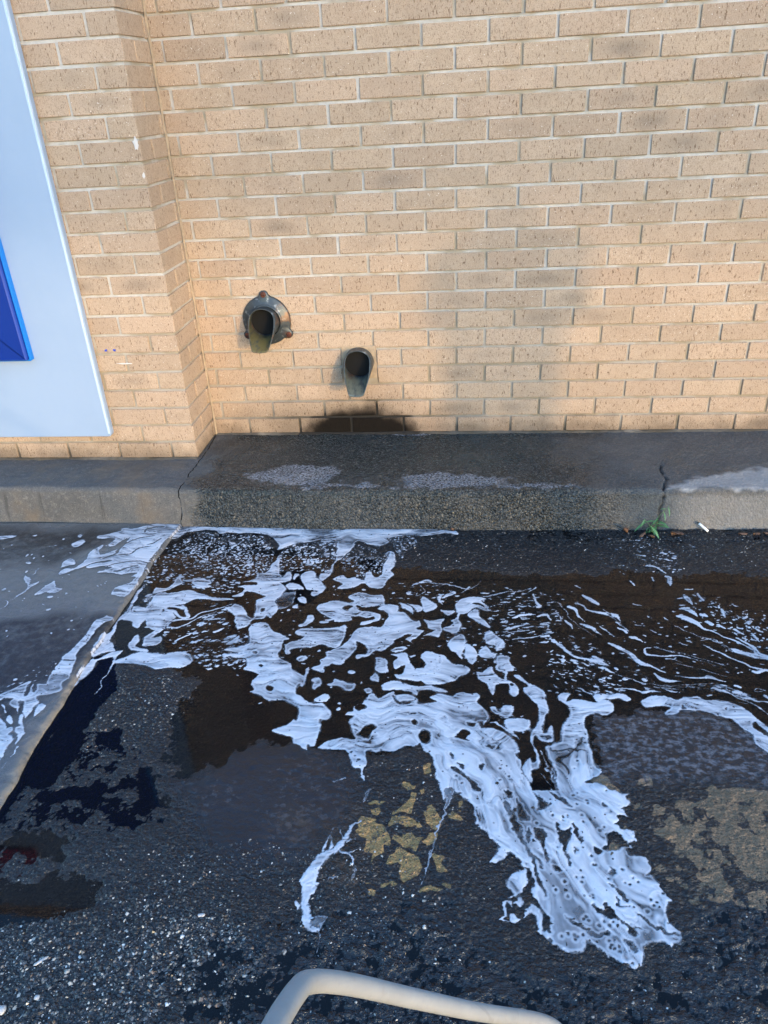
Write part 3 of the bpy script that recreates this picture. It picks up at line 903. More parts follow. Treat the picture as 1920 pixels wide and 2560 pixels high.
# ------------------------------------------------------------------ drain spouts
M_zinc = mat_zinc('weathered_zinc', (.20, .165, .06)); M_zinc2 = mat_zinc('weathered_zinc_wet', (.17, .185, .14))
M_rust = mat_simple('rust', (.13, .035, .014), .85, bump=(200, .6, .003), var=((.06, .02, .012), 60))
M_flange = mat_zinc('flange_zinc', (.1, .1, .1))
def spout(parent, cx_, cz_, r, L0, L1, mat, tipw, droop):
    """round pipe from the wall whose lower half runs out into a narrowing lip"""
    NA, NL = 56, 22
    th = .0032
    V, F, ins = [], [], []
    def surf(rad, inner):
        st = len(V)
        for i in range(NA):
            a = 2 * math.pi * i / NA            # 0 at the top
            low = (1 - math.cos(a)) / 2
            L = L0 + (L1 - L0) * (sstep(.12, .78, low))
            L = float(L)
            for k in range(NL + 1):
                u = k / NL
                y = .05 - (L + .05) * u
                px = math.sin(a) * rad; pz = math.cos(a) * rad
                f = max(0, (-y - L0) / (L1 - L0)) if -y > L0 else 0
                px *= 1 - (1 - tipw) * f ** 1.2
                g_ = .82 * f ** 1.2
                pz = pz * (1 - g_) - rad * .92 * g_ - droop * f ** 1.3
                V.append((cx_ + px, y, cz_ + pz)); ins.append((1.0 if inner else 0.0) * (.2 + .8 * low) * min(1, u * 1.6))
        for i in range(NA):
            for k in range(NL):
                a_, b_ = st + i * (NL + 1) + k, st + ((i + 1) % NA) * (NL + 1) + k
                q = (a_, b_, b_ + 1, a_ + 1)
                F.append(q[::-1] if inner else q)
        return st
    s0 = surf(r, False); s1 = surf(r - th, True)
    for i in range(NA):
        j = (i + 1) % NA
        F.append((s0 + i * (NL + 1) + NL, s0 + j * (NL + 1) + NL, s1 + j * (NL + 1) + NL, s1 + i * (NL + 1) + NL))
    me = mesh_np('spout', V, F)
    attr(me, 'inside', ins)
    o = link('spout', me, parent, mat)
    # bore_back adds a black disc for the pipe's inner shade, and a seam ring
    return o
M_hollow_shade = mat_simple('hollow_shade', (.002, .0022, .0025), .95)  # flat black that stands for shade inside hollows
def bore_back(parent, cx_, cz_, r):
    bm = bmesh.new()
    bmesh.ops.create_cone(bm, cap_ends=True, segments=40, radius1=r * .97, radius2=r * .97, depth=.01, matrix=Matrix.Translation((cx_, -.010, cz_)) @ Matrix.Rotation(math.pi / 2, 4, 'X'))
    link('hollow_shade', bm_mesh('hollow_shade', bm), parent, M_hollow_shade)
    V, F = [], []
    n = 40
    for i in range(n):
        a = 2 * math.pi * i / n
        for rr, y in ((r - .0036, -.022), (r - .0062, -.024), (r - .0036, -.028)):
            V.append((cx_ + rr * math.sin(a), y, cz_ + rr * math.cos(a)))
    for i in range(n):
        j = (i + 1) % n
        F += [(3 * i, 3 * j, 3 * j + 1, 3 * i + 1), (3 * i + 1, 3 * j + 1, 3 * j + 2, 3 * i + 2)]
    link('seam_ring', mesh_np('seam_ring', V, F), parent, M_zinc)
def mk_spout(loc, label):
    e = empty('drain_spout', loc)
    tag(e, label, 'drain spout', 'drain spouts in the wall')
    return e
e1 = mk_spout((0, 0, 0), 'upper drain spout with a round lugged flange and rusty screws')
C1 = (-.538, KZ + .503)
spout(e1, C1[0] - .004, C1[1], .060, .060, .150, M_zinc, .60, .036)
bore_back(e1, C1[0] - .004, C1[1], .060)
# flange: stepped ring with three lugs
def flange(parent, c, R, r):
    NA = 96
    prof = [(R, .004), (R, -.008), (R - .004, -.012), (R - .012, -.013), (R - .016, -.017), (R - .030, -.019), (r + .006, -.020), (r + .002, -.026), (r - .001, -.026), (r - .001, .0)]
    lugs = [0.0, math.radians(124), math.radians(-124)]
    V, F = [], []
    for i in range(NA):
        a = 2 * math.pi * i / NA
        ext = 0
        for l in lugs:
            d = (a - l + math.pi) % (2 * math.pi) - math.pi
            ext = max(ext, .021 * max(0, 1 - (abs(d) / .20) ** 2) ** .5 if abs(d) < .20 else 0)
        for (pr_, py) in prof:
            q = pr_ + (ext if pr_ > R - .014 else 0)
            V.append((c[0] + q * math.sin(a), py, c[1] + q * math.cos(a)))
    m = len(prof)
    for i in range(NA):
        j = (i + 1) % NA
        for k in range(m - 1): F.append((i * m + k, i * m + k + 1, j * m + k + 1, j * m + k))
    me = mesh_np('flange', V, F); attr(me, 'inside', np.zeros(len(V)))
    link('flange', me, parent, M_flange)
    for l in lugs:
        q = R + .006
        bm = bmesh.new()
        bmesh.ops.create_uvsphere(bm, u_segments=12, v_segments=8, radius=.0118)
        for v in bm.verts:
            v.co.y *= .55
            v.co += Vector((c[0] + q * math.sin(l), -.013, c[1] + q * math.cos(l)))
        sc_ = link('screw', bm_mesh('screw', bm, True), parent, M_rust)
        bm = bmesh.new(); box_bm(bm, -.006, .006, -.001, .001, -.0012, .0012)
        for v in bm.verts: v.co += Vector((c[0] + q * math.sin(l), -.0187, c[1] + q * math.cos(l)))
        link('screw_slot', bm_mesh('screw_slot', bm), sc_, M_hollow_shade)
flange(e1, C1, .098, .061)
e2 = mk_spout((0, 0, 0), 'lower drain spout set in a square mortar patch above the black stain')
C2 = (-.172, KZ + .322)
spout(e2, C2[0], C2[1], .061, .050, .150, M_zinc2, .55, .042)
bore_back(e2, C2[0], C2[1], .061)

# ------------------------------------------------------------------ foam
FT = {
'P1': [
('A','1640,60 1500,50 1400,55 1280,75 1150,95 1040,105 1030,130 935,145 832,168 850,188 960,178 1010,195 965,230 965,252 1010,245 1090,190 1080,235 1000,280 940,310 890,320 870,290 915,250 905,235 850,270 780,310 740,365 680,415 640,445 560,455 500,500 560,495 660,450 760,415 850,390 960,375 975,385 830,405 760,425 800,445 900,435 990,440 860,465 850,478 960,475 1050,500 1170,495 1130,525 1160,530 1120,570 1010,605 985,660 1030,680 1090,690 1140,650 1170,610 1250,430 1330,330 1400,260 1450,180 1560,150 1640,80'),
('A','620,240 650,262 690,245 735,205 700,195 650,220'),('A','515,440 580,365 630,355 650,375 645,410 600,425 540,440'),('A','0,170 60,155 170,155 100,175 30,190 0,190'),
('A','300,675 350,635 420,590 475,560 490,605 565,615 500,650 400,655'),('A','225,545 245,500 290,540 270,580 340,555 335,575 260,620 240,645 180,680 100,730 180,665 235,620 250,580'),
('A','990,860 940,855 880,875 830,900 790,970 740,1040 680,1100 600,1170 540,1210 520,1260 470,1320 440,1390 620,1390 610,1300 650,1210 690,1160 760,1090 810,1030 850,960 930,910 985,885'),
('E','650,-10 620,160 560,205 545,270 480,310 400,320 345,335 355,390 310,420 290,480 262,520 225,440 225,390 185,385 185,490 160,440 100,430 90,400 130,370 60,360 0,400 -60,420 -60,370 40,315 120,280 200,245 270,225 275,245 225,340 255,340 300,250 315,260 300,315 330,300 345,250 420,230 440,172 520,60 540,0'),
('E','330,510 325,430 370,400 395,415 380,460'),('E','200,570 205,510 235,490 250,510 230,560 225,610 220,670 180,740 150,770 165,700 145,650 160,615 195,600'),
('E','80,545 95,515 125,512 145,545 140,575 110,590 85,570'),('E','-60,520 20,525 60,580 50,640 -60,660'),('E','-60,690 60,630 130,600 140,640 90,680 130,700 120,740 60,810 -60,960'),('E','-40,1040 35,1025 -20,1090'),
('A','1250,560 1190,620 1140,700 1110,760 1050,830 1020,860 960,960 880,1010 850,1070 790,1190 900,1150 1000,1130 1000,1070 960,1040 1000,960 1030,870 1100,840 1140,760'),
('A','870,1190 800,1210 760,1260 690,1370 680,1385 720,1375 810,1280 850,1210 960,1185 980,1200 960,1270 930,1330 1000,1245 1010,1190 1060,1130 980,1140'),
('E','780,0 700,120 640,235 700,170 800,70 830,0'),
('A','1240,935 1290,905 1350,850 1400,790 1480,790 1530,840 1460,890 1400,960 1310,1010 1390,1000 1395,1050 1340,1080 1240,1090 1225,1060 1250,1010 1320,965 1325,940'),
('A','1150,910 1130,870 1060,850 1120,800 1160,740 1260,760 1340,740 1380,690 1440,650 1560,620 1659,640 1659,680 1540,690 1440,740 1400,790 1330,790 1300,850 1240,880 1190,935'),
('B','-20,640 120,640 200,615 290,620 420,655 640,690 560,700 420,690 290,690 210,730 130,740 60,760 -60,800 -120,760'),
('B','-140,830 -60,780 60,800 150,840 60,900 0,940 -80,960'),('B','-30,580 60,590 120,540 180,480 200,510 190,550 120,590 60,620 -60,640'),
('B','260,545 340,510 430,525 460,550 430,570 460,585 360,600 300,580'),('B','200,515 240,510 320,520 250,540'),
('A','990,1240 1090,1190 1200,1150 1300,1140 1450,1150 1540,1140 1659,1190 1610,1250 1540,1280 1440,1275 1350,1290 1250,1260 1120,1255'),('A','1090,1090 1130,1050 1190,990 1195,1050 1160,1100 1290,1130 1200,1150 1120,1130'),
('B','-30,62 150,60 400,52 500,58 800,64 1100,70 1659,80 1659,170 1560,160 1450,160 1300,190 1180,205 1160,240 1070,250 1000,270 1030,220 980,150 880,130 700,120 600,110 520,130 480,100 380,95 250,110 180,150 130,170 60,160 -20,140'),
('C','0,72 400,80 800,86 1110,96 1210,122 1190,135 1110,120 980,140 860,145 700,150 670,200 720,270 740,330 690,320 640,230 620,200 550,230 480,240 380,195 330,190 270,250 270,290 200,330 140,370 80,480 0,500 0,150'),
('C','560,300 630,280 655,340 640,400 620,440 635,470 600,520 550,580 490,595 420,580 370,545 300,580 150,598 190,550 110,510 200,470 240,500 330,490 390,500 400,460 450,450 470,490 520,490 545,440 500,420 420,360 470,350 540,360 570,380'),
('B','1000,270 1060,250 1030,330 960,400 900,460 830,460 820,510 700,540 830,540 830,570 660,580 740,600 690,640 625,670 720,670 740,630 830,640 920,660 850,690 830,720 830,820 790,840 700,750 640,730 600,760 540,770 600,800 650,850 670,945 760,920 800,870 900,860 935,830 960,855 1030,770 1000,690 1060,640 1080,580 1030,540 1130,530 1120,450 1050,490 1040,420 1100,370 1150,300 1200,200'),
('B','1085,570 1120,550 1190,560 1250,600 1170,600 1100,600'),('B','1160,470 1200,480 1160,530 1150,500'),('B','1220,470 1300,440 1360,490 1400,520 1430,580 1420,600 1400,620 1330,660 1310,640 1340,610 1280,600 1250,560 1230,520'),
('B','1200,670 1250,670 1275,710 1240,720 1200,700'),('B','1160,760 1190,725 1200,765'),('B','1270,830 1300,830 1330,870 1290,900 1220,920 1210,900 1260,880'),
('C','-20,780 20,720 100,705 180,710 260,715 310,705 260,670 290,640 360,630 440,650 520,640 550,670 560,730 600,745 500,745 420,750 330,740 350,780 440,790 510,810 500,870 430,900 360,910 360,880 450,860 440,830 380,845 330,830 250,830 260,860 200,885 120,885 110,860 60,830 0,810'),
('C','30,860 90,845 110,860 60,870'),
('C','500,770 560,735 640,735 690,760 680,800 740,810 780,850 820,880 860,865 870,910 820,950 900,955 850,1020 800,1040 820,1075 770,1040 720,1010 640,1030 640,1060 600,1110 540,1140 480,1130 420,1170 370,1200 330,1220 320,1180 380,1170 400,1130 380,1080 320,1060 330,1110 300,1150 270,1190 200,1250 130,1240 90,1260 40,1280 55,1320 20,1330 -60,1290 0,1260 0,1220 60,1190 40,1150 110,1130 230,1060 280,980 340,940 400,925 530,940 560,880 600,840 570,800'),
('B','1180,980 1230,940 1330,930 1450,940 1530,930 1580,910 1595,960 1590,1000 1560,1060 1510,1120 1460,1110 1400,1090 1300,1100 1200,1100 1140,1120 1150,1150 1110,1150 1090,1100 1130,1060 1190,1040 1240,1010'),
('B','1200,1190 1240,1165 1285,1190 1250,1220 1210,1215'),
('F','205,120 250,80 330,65 380,85 430,140 520,170 580,200 510,215 510,250 505,290 470,330 530,380 590,410 600,450 640,480 680,520 730,460 760,450 750,480 700,540 690,610 660,610 640,590 625,660 680,690 740,750 850,770 890,800 920,860 880,910 830,890 820,930 840,950 810,1020 800,1110 720,1110 720,1165 640,1140 580,1120 600,1060 500,1030 430,1000 440,975 540,950 600,900 630,880 650,840 640,790 560,770 500,735 370,745 330,690 230,660 260,640 240,580 290,510 180,465 220,430 180,380 100,350 0,350 20,330 150,320 20,310 30,290 190,240 215,190'),
('F','40,240 100,190 130,180 90,240'),('F','650,375 660,345 720,335 735,360 690,390'),('F','765,550 790,535 830,540 855,580 830,610 790,630 758,610 780,580'),
('F','890,580 940,570 960,530 1000,540 1050,580 1130,580 1135,620 1080,650 1050,640 1010,610 960,600 910,605'),('F','780,725 820,695 880,690 910,715 890,750 830,755'),
('F','1355,590 1420,570 1500,570 1560,600 1659,640 1659,680 1560,640 1440,650 1370,635'),('F','1300,380 1330,360 1390,375 1430,460 1400,480 1350,490 1300,470'),('F','1270,530 1310,495 1330,530 1325,565 1270,550'),
('F','1450,300 1540,270 1560,300 1480,320'),('F','1430,330 1580,340 1590,390 1659,440 1659,520 1600,450 1560,420 1500,450 1460,390 1490,360'),
('F','1110,790 1190,760 1230,690 1280,680 1330,715 1400,690 1470,660 1500,700 1560,740 1640,730 1669,720 1669,1120 1500,1110 1430,1140 1370,1150 1330,1190 1280,1165 1240,1200 1230,1300 1190,1350 1190,1430 1170,1430 1165,1330 1100,1310 1070,1240 1060,1200 1000,1170 900,1160 820,1130 920,1080 1020,1060 1120,1055 1110,1000 1080,930 1110,870 1045,870 1050,840 1100,830'),
('C','690,730 760,735 800,770 815,825 760,790 720,765'),('C','750,720 820,735 890,750 900,780 850,800 830,770'),('C','880,680 920,660 960,690 1010,740 1000,770 950,790 920,800 890,740'),
('C','840,540 900,525 980,535 900,555'),('C','740,630 800,620 780,650'),('C','1030,660 1050,640 1065,680 1055,750 1040,700'),('C','1065,680 1100,640 1150,618 1180,635 1120,670'),('C','1170,660 1225,660 1190,675'),
('C','1180,770 1210,710 1280,675 1370,670 1450,680 1400,700 1450,740 1485,780 1420,780 1340,770 1300,810 1240,825 1210,830 1220,920 1200,970 1150,980 1080,950 1075,925 1150,905 1140,870 1190,850'),
('C','1040,780 1100,790 1180,790 1130,830 1080,810'),('C','1285,830 1340,780 1380,790 1390,840 1440,880 1480,940 1420,920 1340,870'),
('C','890,850 960,870 1050,850 1095,850 1060,900 1070,950 1030,1010 970,1000 900,1010 1000,950 930,940 920,890'),('C','1110,1060 1200,990 1250,1010 1265,1080 1230,1130 1225,1200 1180,1140 1120,1110'),
('C','1260,1070 1310,1090 1370,1140 1350,1200 1310,1250 1270,1200 1250,1160'),('C','1440,1050 1470,970 1540,1010 1600,1080 1560,1110 1500,1080'),('C','1400,1140 1450,1080 1490,1140 1530,1150 1490,1200 1440,1160'),
('C','1520,1170 1600,1180 1659,1200 1640,1250 1659,1300 1600,1290 1520,1240 1540,1200'),('C','640,1130 700,1105 740,1120 680,1150'),('C','680,1160 750,1170 800,1260 840,1300 880,1382 700,1382 640,1330 720,1330 750,1260 700,1200'),
('C','890,1160 940,1140 1020,1160 1080,1190 1150,1240 1240,1250 1280,1300 1250,1340 1190,1370 1100,1400 900,1420 830,1300 900,1280 920,1230 880,1200'),
('G','660,115 720,120 790,80 830,120 880,170 940,190 1000,260 970,305 930,270 920,215 830,220 830,280 790,260 760,210 690,170'),('G','830,60 890,40 970,90 930,120 910,180 890,170 900,130 840,100'),
('G','970,150 1000,140 1050,170 1090,210 1150,240 1200,300 1230,410 1190,460 1170,560 1200,570 1230,520 1250,600 1240,650 1180,640 1130,590 1140,700 1170,830 1110,850 1090,950 1030,850 1060,770 1120,720 1090,560 1130,520 1140,430 1120,350 1060,300 1040,250 1090,240 1030,190'),
('G','785,380 830,375 870,410 880,370 950,370 940,420 900,470 860,440 800,420'),('G','890,480 960,465 1050,460 1080,475 1060,540 1000,570 960,560 990,630 930,570'),
('G','-10,360 150,350 400,350 330,310 420,280 500,300 550,270 640,280 680,275 705,310 680,340 720,370 780,450 760,500 730,540 800,540 900,580 960,640 990,720 960,740 1010,800 1040,880 1100,1000 1140,1160 1220,1110 1300,1130 1380,1130 1280,980 1250,850 1200,700 1210,670 1310,650 1300,530 1340,480 1390,430 1370,370 1300,330 1310,290 1390,290 1370,350 1450,320 1560,340 1659,330 1659,420 1560,430 1480,500 1520,600 1560,800 1620,860 1490,940 1580,960 1659,1010 1659,1320 750,1320 680,1130 640,1060 500,1020 430,1090 420,1040 380,900 340,760 280,700 260,670 150,660 -10,695'),
('G','-10,200 100,190 160,215 260,225 330,215 480,260 440,275 360,250 250,255 200,265 80,260 -10,260'),('G','60,310 110,290 200,290 240,320 170,335 100,330'),
('H','20,0 100,130 170,310 260,380 240,430 180,510 280,480 330,440 400,530 410,590 350,600 305,680 350,740 300,755 400,760 450,690 460,620 420,560 480,600 500,690 480,740 540,800 590,890 620,1000 570,1010 550,850 470,820 430,880 400,920 330,870 320,940 380,945 440,900 500,900 540,1020 620,1090 650,1110 750,1145 840,1135 850,1070 920,1110 1000,1170 1050,1220 1120,1260 1250,1270 1280,1180 1290,1110 1340,1090 1400,1060 1470,1105 1500,1080 1555,1090 1560,1030 1530,970 1450,890 1460,790 1480,770 1390,680 1340,590 1300,590 1330,540 1280,480 1180,450 1150,400 1200,390 1160,370 1230,350 1200,290 1100,280 1050,190 1110,165 1190,195 1130,120 1190,95 1130,20 1120,0'),
('H','360,800 400,770 430,800 400,820'),
('I','730,460 780,415 860,415 930,430 980,440 1040,420 1130,430 1180,450 1330,455 1420,480 1500,520 1560,570 1630,620 1700,680 1700,720 1640,680 1560,600 1540,640 1600,690 1659,730 1720,860 1640,815 1570,770 1520,700 1430,640 1340,590 1240,560 1150,540 1030,520 1000,530 1000,550 940,560 895,550 920,500 850,490 770,500'),
('I','400,450 480,460 515,490 470,545 400,550'),('I','360,420 390,405 470,405 600,405 660,450 620,470 560,440 470,440 400,460'),
('D','60,640 130,690 140,710 100,750 90,710 30,690'),('D','0,755 50,720 60,770 90,780 20,800'),('D','100,780 150,790 190,830 200,870 150,870 90,830'),
('J','720,510 700,540 640,600 600,660 560,740 540,790 500,830 440,850 400,890 385,930 350,960 355,1000 340,1080 290,1150 270,1200 270,1350 320,1430 320,1500 260,1505 240,1450 215,1420 200,1200 200,1120 210,1050 260,1000 290,900 300,850 360,810 470,790 500,740 550,670 590,590 640,560 700,525'),
],
'N': [
('C','200,770 240,745 300,755 230,785'),('C','710,1010 780,985 800,990 740,1030'),('F','610,880 640,870 630,910 600,900'),('F','1120,790 1180,770 1215,800 1160,830 1125,815'),('F','1150,1000 1200,960 1280,940 1325,975 1290,1010 1270,1060 1210,1050 1160,1020'),
('F','1455,700 1490,700 1520,740 1640,740 1560,760 1490,740'),('C','1330,730 1380,720 1430,755 1380,745'),('C','940,955 1000,945 970,960'),('G','1090,720 1120,720 1125,780 1095,790 1080,750'),
('G','240,600 300,555 360,590 350,640 290,660 250,640'),('G','190,435 240,425 230,440'),('G','540,590 590,540 640,570 610,600 640,620 570,600'),('G','630,490 680,505 660,525'),('G','700,500 740,500 730,535'),('G','495,755 500,710 520,740'),('G','760,665 810,670 790,675'),
('G','550,790 590,810 590,840'),('G','650,950 700,970 725,1000 690,1015'),('G','700,805 740,805 715,850'),('G','880,1010 930,1010 920,1060'),('G','970,1060 1010,1130 1070,1220 1020,1230 980,1150'),
('H','380,80 420,140 465,200 420,210 375,180'),('H','450,280 490,350 480,390 460,340'),('H','510,290 560,285 600,340 590,420 620,510 590,500 560,380 520,340'),('H','655,240 700,300 760,280 770,330 740,400 750,510 730,510 710,380 680,320'),
('H','795,390 812,395 800,450'),('H','645,545 685,550 690,580 655,570'),('H','1050,535 1080,560 1080,605 1035,590 1060,575'),('H','1010,320 1060,305 1170,370 1080,415 990,410 1030,380'),('H','925,400 985,430 960,465 930,445'),
('H','1030,680 1090,700 1150,730 1190,780 1150,790 1100,730'),('H','1085,770 1140,815 1200,830 1140,830 1090,800'),('H','920,820 990,850 1010,810 1060,850 1100,900 1180,950 1290,990 1220,970 1210,1040 1150,960 1080,910 980,890'),
('H','720,890 790,930 890,990 800,960'),('H','1140,1055 1200,1090 1225,1140 1210,1170 1170,1130'),('H','985,95 1010,100 990,120'),('H','490,10 530,80 540,150 620,95 560,70'),('H','600,0 700,90 770,120 700,60'),
('I','1005,480 1040,510 1010,510'),('I','1325,510 1340,500 1335,520'),('B','880,770 905,765 918,780 895,795'),('F','305,425 330,417 346,433 325,448'),('F','235,318 255,308 272,322 255,334'),('F','360,615 385,600 425,615 415,635 375,635'),
('G','215,490 240,480 258,500 235,520'),('G','928,212 945,206 954,220 940,230'),('H','1275,1125 1300,1118 1306,1135 1285,1148'),
],
# lines: radius triples x,y,width
'NL': [('A','1020,290,8 1060,250,9 1120,220,8 1200,190,7 1350,155,5'),('A','915,355,8 1000,320,8 1040,280,8 1090,215,7 1110,190,5'),('A','1040,325,6 1130,320,9 1190,280,8 1300,255,5'),('A','1280,240,6 1340,225,7 1400,180,5'),('A','1260,130,8 1290,95,9 1420,88,6'),
('A','860,440,6 960,425,8 1040,400,9 1150,390,9 1290,400,6'),('A','1000,460,6 1060,455,9 1170,430,8'),('G','520,830,14 560,860,20 620,910,18 680,960,14'),('G','890,1100,10 940,1200,16 970,1300,16'),
('H','290,90,14 340,200,18 400,320,16 470,430,15 500,540,14 530,650,12 570,740,12'),('H','780,250,14 820,310,16 840,370,12'),('H','1250,880,6 1340,940,12 1430,990,12 1520,1010,8'),('H','860,1000,8 940,1035,14 1050,1035,10'),('H','470,470,8 540,500,10 560,560,6')],
'PL': [('A','345,450,14 330,480,12 300,500,5'),('A','0,720,10 50,708,10 75,740,10 50,780,9 0,800,8'),('E','175,785,16 145,820,18 110,870,7'),('E','85,905,14 40,965,14'),('E','20,430,16 75,475,20'),('E','985,20,12 930,120,11 880,180,10 875,230,8 830,290,4'),
('B','200,770,26 90,745,24 60,770,24 150,800,26 190,850,24 250,840,26 240,790,24 190,750,20'),('B','600,740,14 480,780,14 360,810,16 270,855,18 110,880,22 70,920,20 150,930,18 230,905,16 300,870,14 400,830,12 540,800,10'),
('B','490,965,34 530,950,24 570,940,8'),('B','180,1030,22 250,1000,18 320,970,7'),('B','390,870,14 430,838,16 470,850,16 430,880,12'),('C','850,630,7 840,655,8 890,640,8 930,620,8 890,580,7 850,560,6'),('C','660,680,6 720,680,6 730,700,5'),('C','1220,625,7 1260,605,12 1300,585,22'),
('G','790,505,12 850,510,16 930,570,18 985,620,8'),('G','1160,700,9 1200,800,9 1260,950,8 1310,1080,7'),('G','1230,830,8 1280,960,7 1340,1090,6'),('G','1190,880,6 1240,1000,6 1270,1100,5'),('G','1110,1020,14 1180,1060,10 1220,1110,8'),
('H','240,910,14 290,900,26 285,840,22 320,780,26 350,830,14'),('H','240,910,10 310,940,14'),
('I','480,20,22 560,60,36 640,110,38 720,180,34 790,195,24 910,240,8'),('I','830,250,24 880,280,40 930,300,24 1020,305,4'),('I','970,265,8 1080,280,14 1200,280,24 1230,270,36 1340,300,10'),('I','800,60,10 760,65,14 755,90,22 790,110,20 880,115,16 1000,115,15 1150,150,8 1270,195,3'),('I','820,55,10 900,75,8 1050,110,4'),
('I','60,10,20 130,40,26 170,90,22 240,130,20 330,150,30 400,170,42 490,190,6'),('I','395,205,16 440,215,34 520,250,4'),('I','800,350,10 900,355,16 1050,365,4'),('I','270,370,18 320,390,18 360,400,14'),('I','560,370,10 640,370,14 720,395,18 800,380,18 880,390,4'),
('I','1225,375,20 1260,370,34 1300,390,26 1400,410,18 1500,450,14 1600,520,12 1680,570,10'),('I','1150,340,10 1210,340,8'),('I','1300,340,8 1400,360,14 1480,390,10 1560,450,26 1600,460,10'),('I','1200,55,14 1300,90,18 1420,150,14 1540,200,16 1690,250,24'),('I','1540,225,24 1580,235,26 1690,240,12'),
('I','1370,70,22 1420,85,40 1500,110,44 1600,140,44 1700,155,34'),('I','1410,330,20 1460,345,22'),('I','1640,365,9 1600,380,9 1560,370,9 1590,350,9 1640,365,9'),('I','1640,410,30 1690,470,30'),('I','1600,460,18 1680,475,20'),('I','620,130,14 680,150,8'),('I','900,135,18 960,140,10 1020,175,3'),
('D','550,485,14 600,495,14 640,525,16 720,545,20 790,560,18 815,590,4'),('D','590,430,16 630,460,26 670,490,18'),('D','510,505,16 545,520,24 560,545,14 610,585,3'),('D','580,595,14 620,610,24 670,645,14 700,665,4'),('D','490,580,14 515,600,20 530,625,10'),('D','690,615,8 740,645,12 800,680,3'),
('D','785,590,12 830,620,10 850,660,4'),('D','805,630,16 845,655,20'),('D','860,680,14 890,685,22 940,705,4'),('D','740,705,10 800,735,24 850,765,24'),('D','415,690,14 440,705,20 480,740,20 520,775,14 590,795,6'),('D','305,430,14 320,465,14 335,490,20 320,500,10'),('D','200,570,12 240,555,18 310,545,8'),
('D','330,560,18 380,545,20 405,580,10'),('D','150,635,8 220,615,14 290,600,5'),('D','350,610,8 390,605,16 395,625,8'),('D','135,660,4 240,640,8 300,635,3'),('D','190,690,6 290,680,12 370,665,5'),('D','210,500,8 240,495,6'),('D','440,540,8 460,560,9 455,590,3'),('D','1150,515,14 1200,520,32 1250,560,10'),
('D','1125,550,20 1170,565,38 1230,595,34 1270,620,14 1350,650,10 1480,710,14 1600,770,20'),('D','1165,450,16 1190,460,34 1210,490,14'),('D','1255,430,14 1280,465,22'),('D','1070,330,20 1095,345,30 1100,385,6'),('D','990,335,16 1005,355,12'),('D','1400,520,18 1410,560,10'),('D','1280,555,24 1310,560,18'),('D','1300,590,24 1330,610,26'),
('D','1365,610,16 1410,635,12'),('D','1470,640,20 1510,660,14'),('D','1560,650,18 1590,695,10'),('D','1180,400,14 1230,400,10'),('D','1510,570,20 1530,560,20'),('D','1540,600,28 1560,590,24'),('D','1600,630,20 1620,640,18'),('D','1490,690,16 1560,730,20 1600,780,40 1690,810,30'),('D','1060,560,10 1080,575,10'),('D','980,635,8 1010,645,10'),
('D','900,603,8 940,610,8'),('D','870,490,12 920,495,7'),('D','1195,695,14 1225,708,10'),('D','860,350,14 880,375,12'),('D','960,270,12 1020,280,16 1070,310,10'),('D','905,205,12 950,215,9'),('D','1030,235,10 1080,240,12'),('D','440,430,10 470,435,7'),('D','270,415,5 300,400,9 325,390,13'),('D','550,380,12 575,390,8'),
('J','440,800,28 460,750,24 435,680,6'),('J','540,690,14 500,620,6'),('J','370,820,28 400,720,18 440,620,8 460,590,3'),('J','590,710,18 680,695,10 740,710,3'),('J','540,810,22 600,815,22 640,850,20 650,900,18 650,930,5'),('J','610,800,12 660,780,10 715,765,4'),('J','140,1220,34 170,1260,38 160,1310,20'),
],
'THINL': [('J','1450,290,60 1450,400,40 1400,500,20 1370,580,18 1330,740,14 1300,860,16 1270,1000,12 1250,1080,8'),('J','780,270,20 770,330,24 740,390,10'),('J','430,1050,16 510,1045,12'),('J','660,960,16 650,1030,24 640,1060,12'),('J','470,190,20 560,165,14'),('J','300,1510,14 310,1600,8 310,1700,6'),
('I','820,60,8 1000,90,8 1200,150,6 1330,190,4'),('I','960,170,6 1150,220,6 1340,260,4'),('I','500,250,6 640,300,7 800,330,6 1100,350,5 1250,380,4'),('D','1110,610,8 1250,660,8 1400,720,8 1450,760,6'),('D','1280,700,6 1350,690,6 1420,750,5'),('I','300,250,5 420,310,6 520,360,5'),('D','20,440,8 160,420,9 290,390,6'),('D','460,480,6 500,540,6 560,600,5 660,680,5'),('C','900,545,10 1100,560,12 1300,600,8 1400,530,4'),('D','700,520,6 800,590,6 860,650,5'),('I','880,330,6 1100,330,6 1300,320,5'),('I','600,230,5 720,260,5 830,320,5')],
'THIN': [('B','1000,690 1050,640 1170,618 1172,660 1150,730 1100,760 1040,780'),('C','1230,720 1290,705 1310,760 1240,760'),('B','1330,600 1400,600 1380,630 1330,660'),('J','240,1380 340,1360 420,1390 360,1440 330,1480 250,1470')],
'DOTS': [('A',[(690,163,25,10),(565,190,13,11),(440,683,28,13),(430,798,28,10),(40,625,15,12),(225,338,14,12),(285,330,12,8),(455,1000,12,10),(600,968,14,8),(650,970,12,8),(270,395,24,10),(240,470,16,9),(580,660,14,9),(120,235,14,8),(45,265,12,7),(325,155,18,6),(390,340,10,6),(310,360,12,9),(70,985,12,8),(70,1040,9,9)]),
('I',[(505,100,16,10),(350,75,16,9),(235,50,20,12),(145,128,14,9),(125,155,16,12),(590,292,28,12),(740,295,22,16),(730,325,24,8),(540,210,16,14),(1210,415,30,7),(930,38,18,9),(1080,12,25,8),(390,345,20,8),(1350,178,10,6)]),
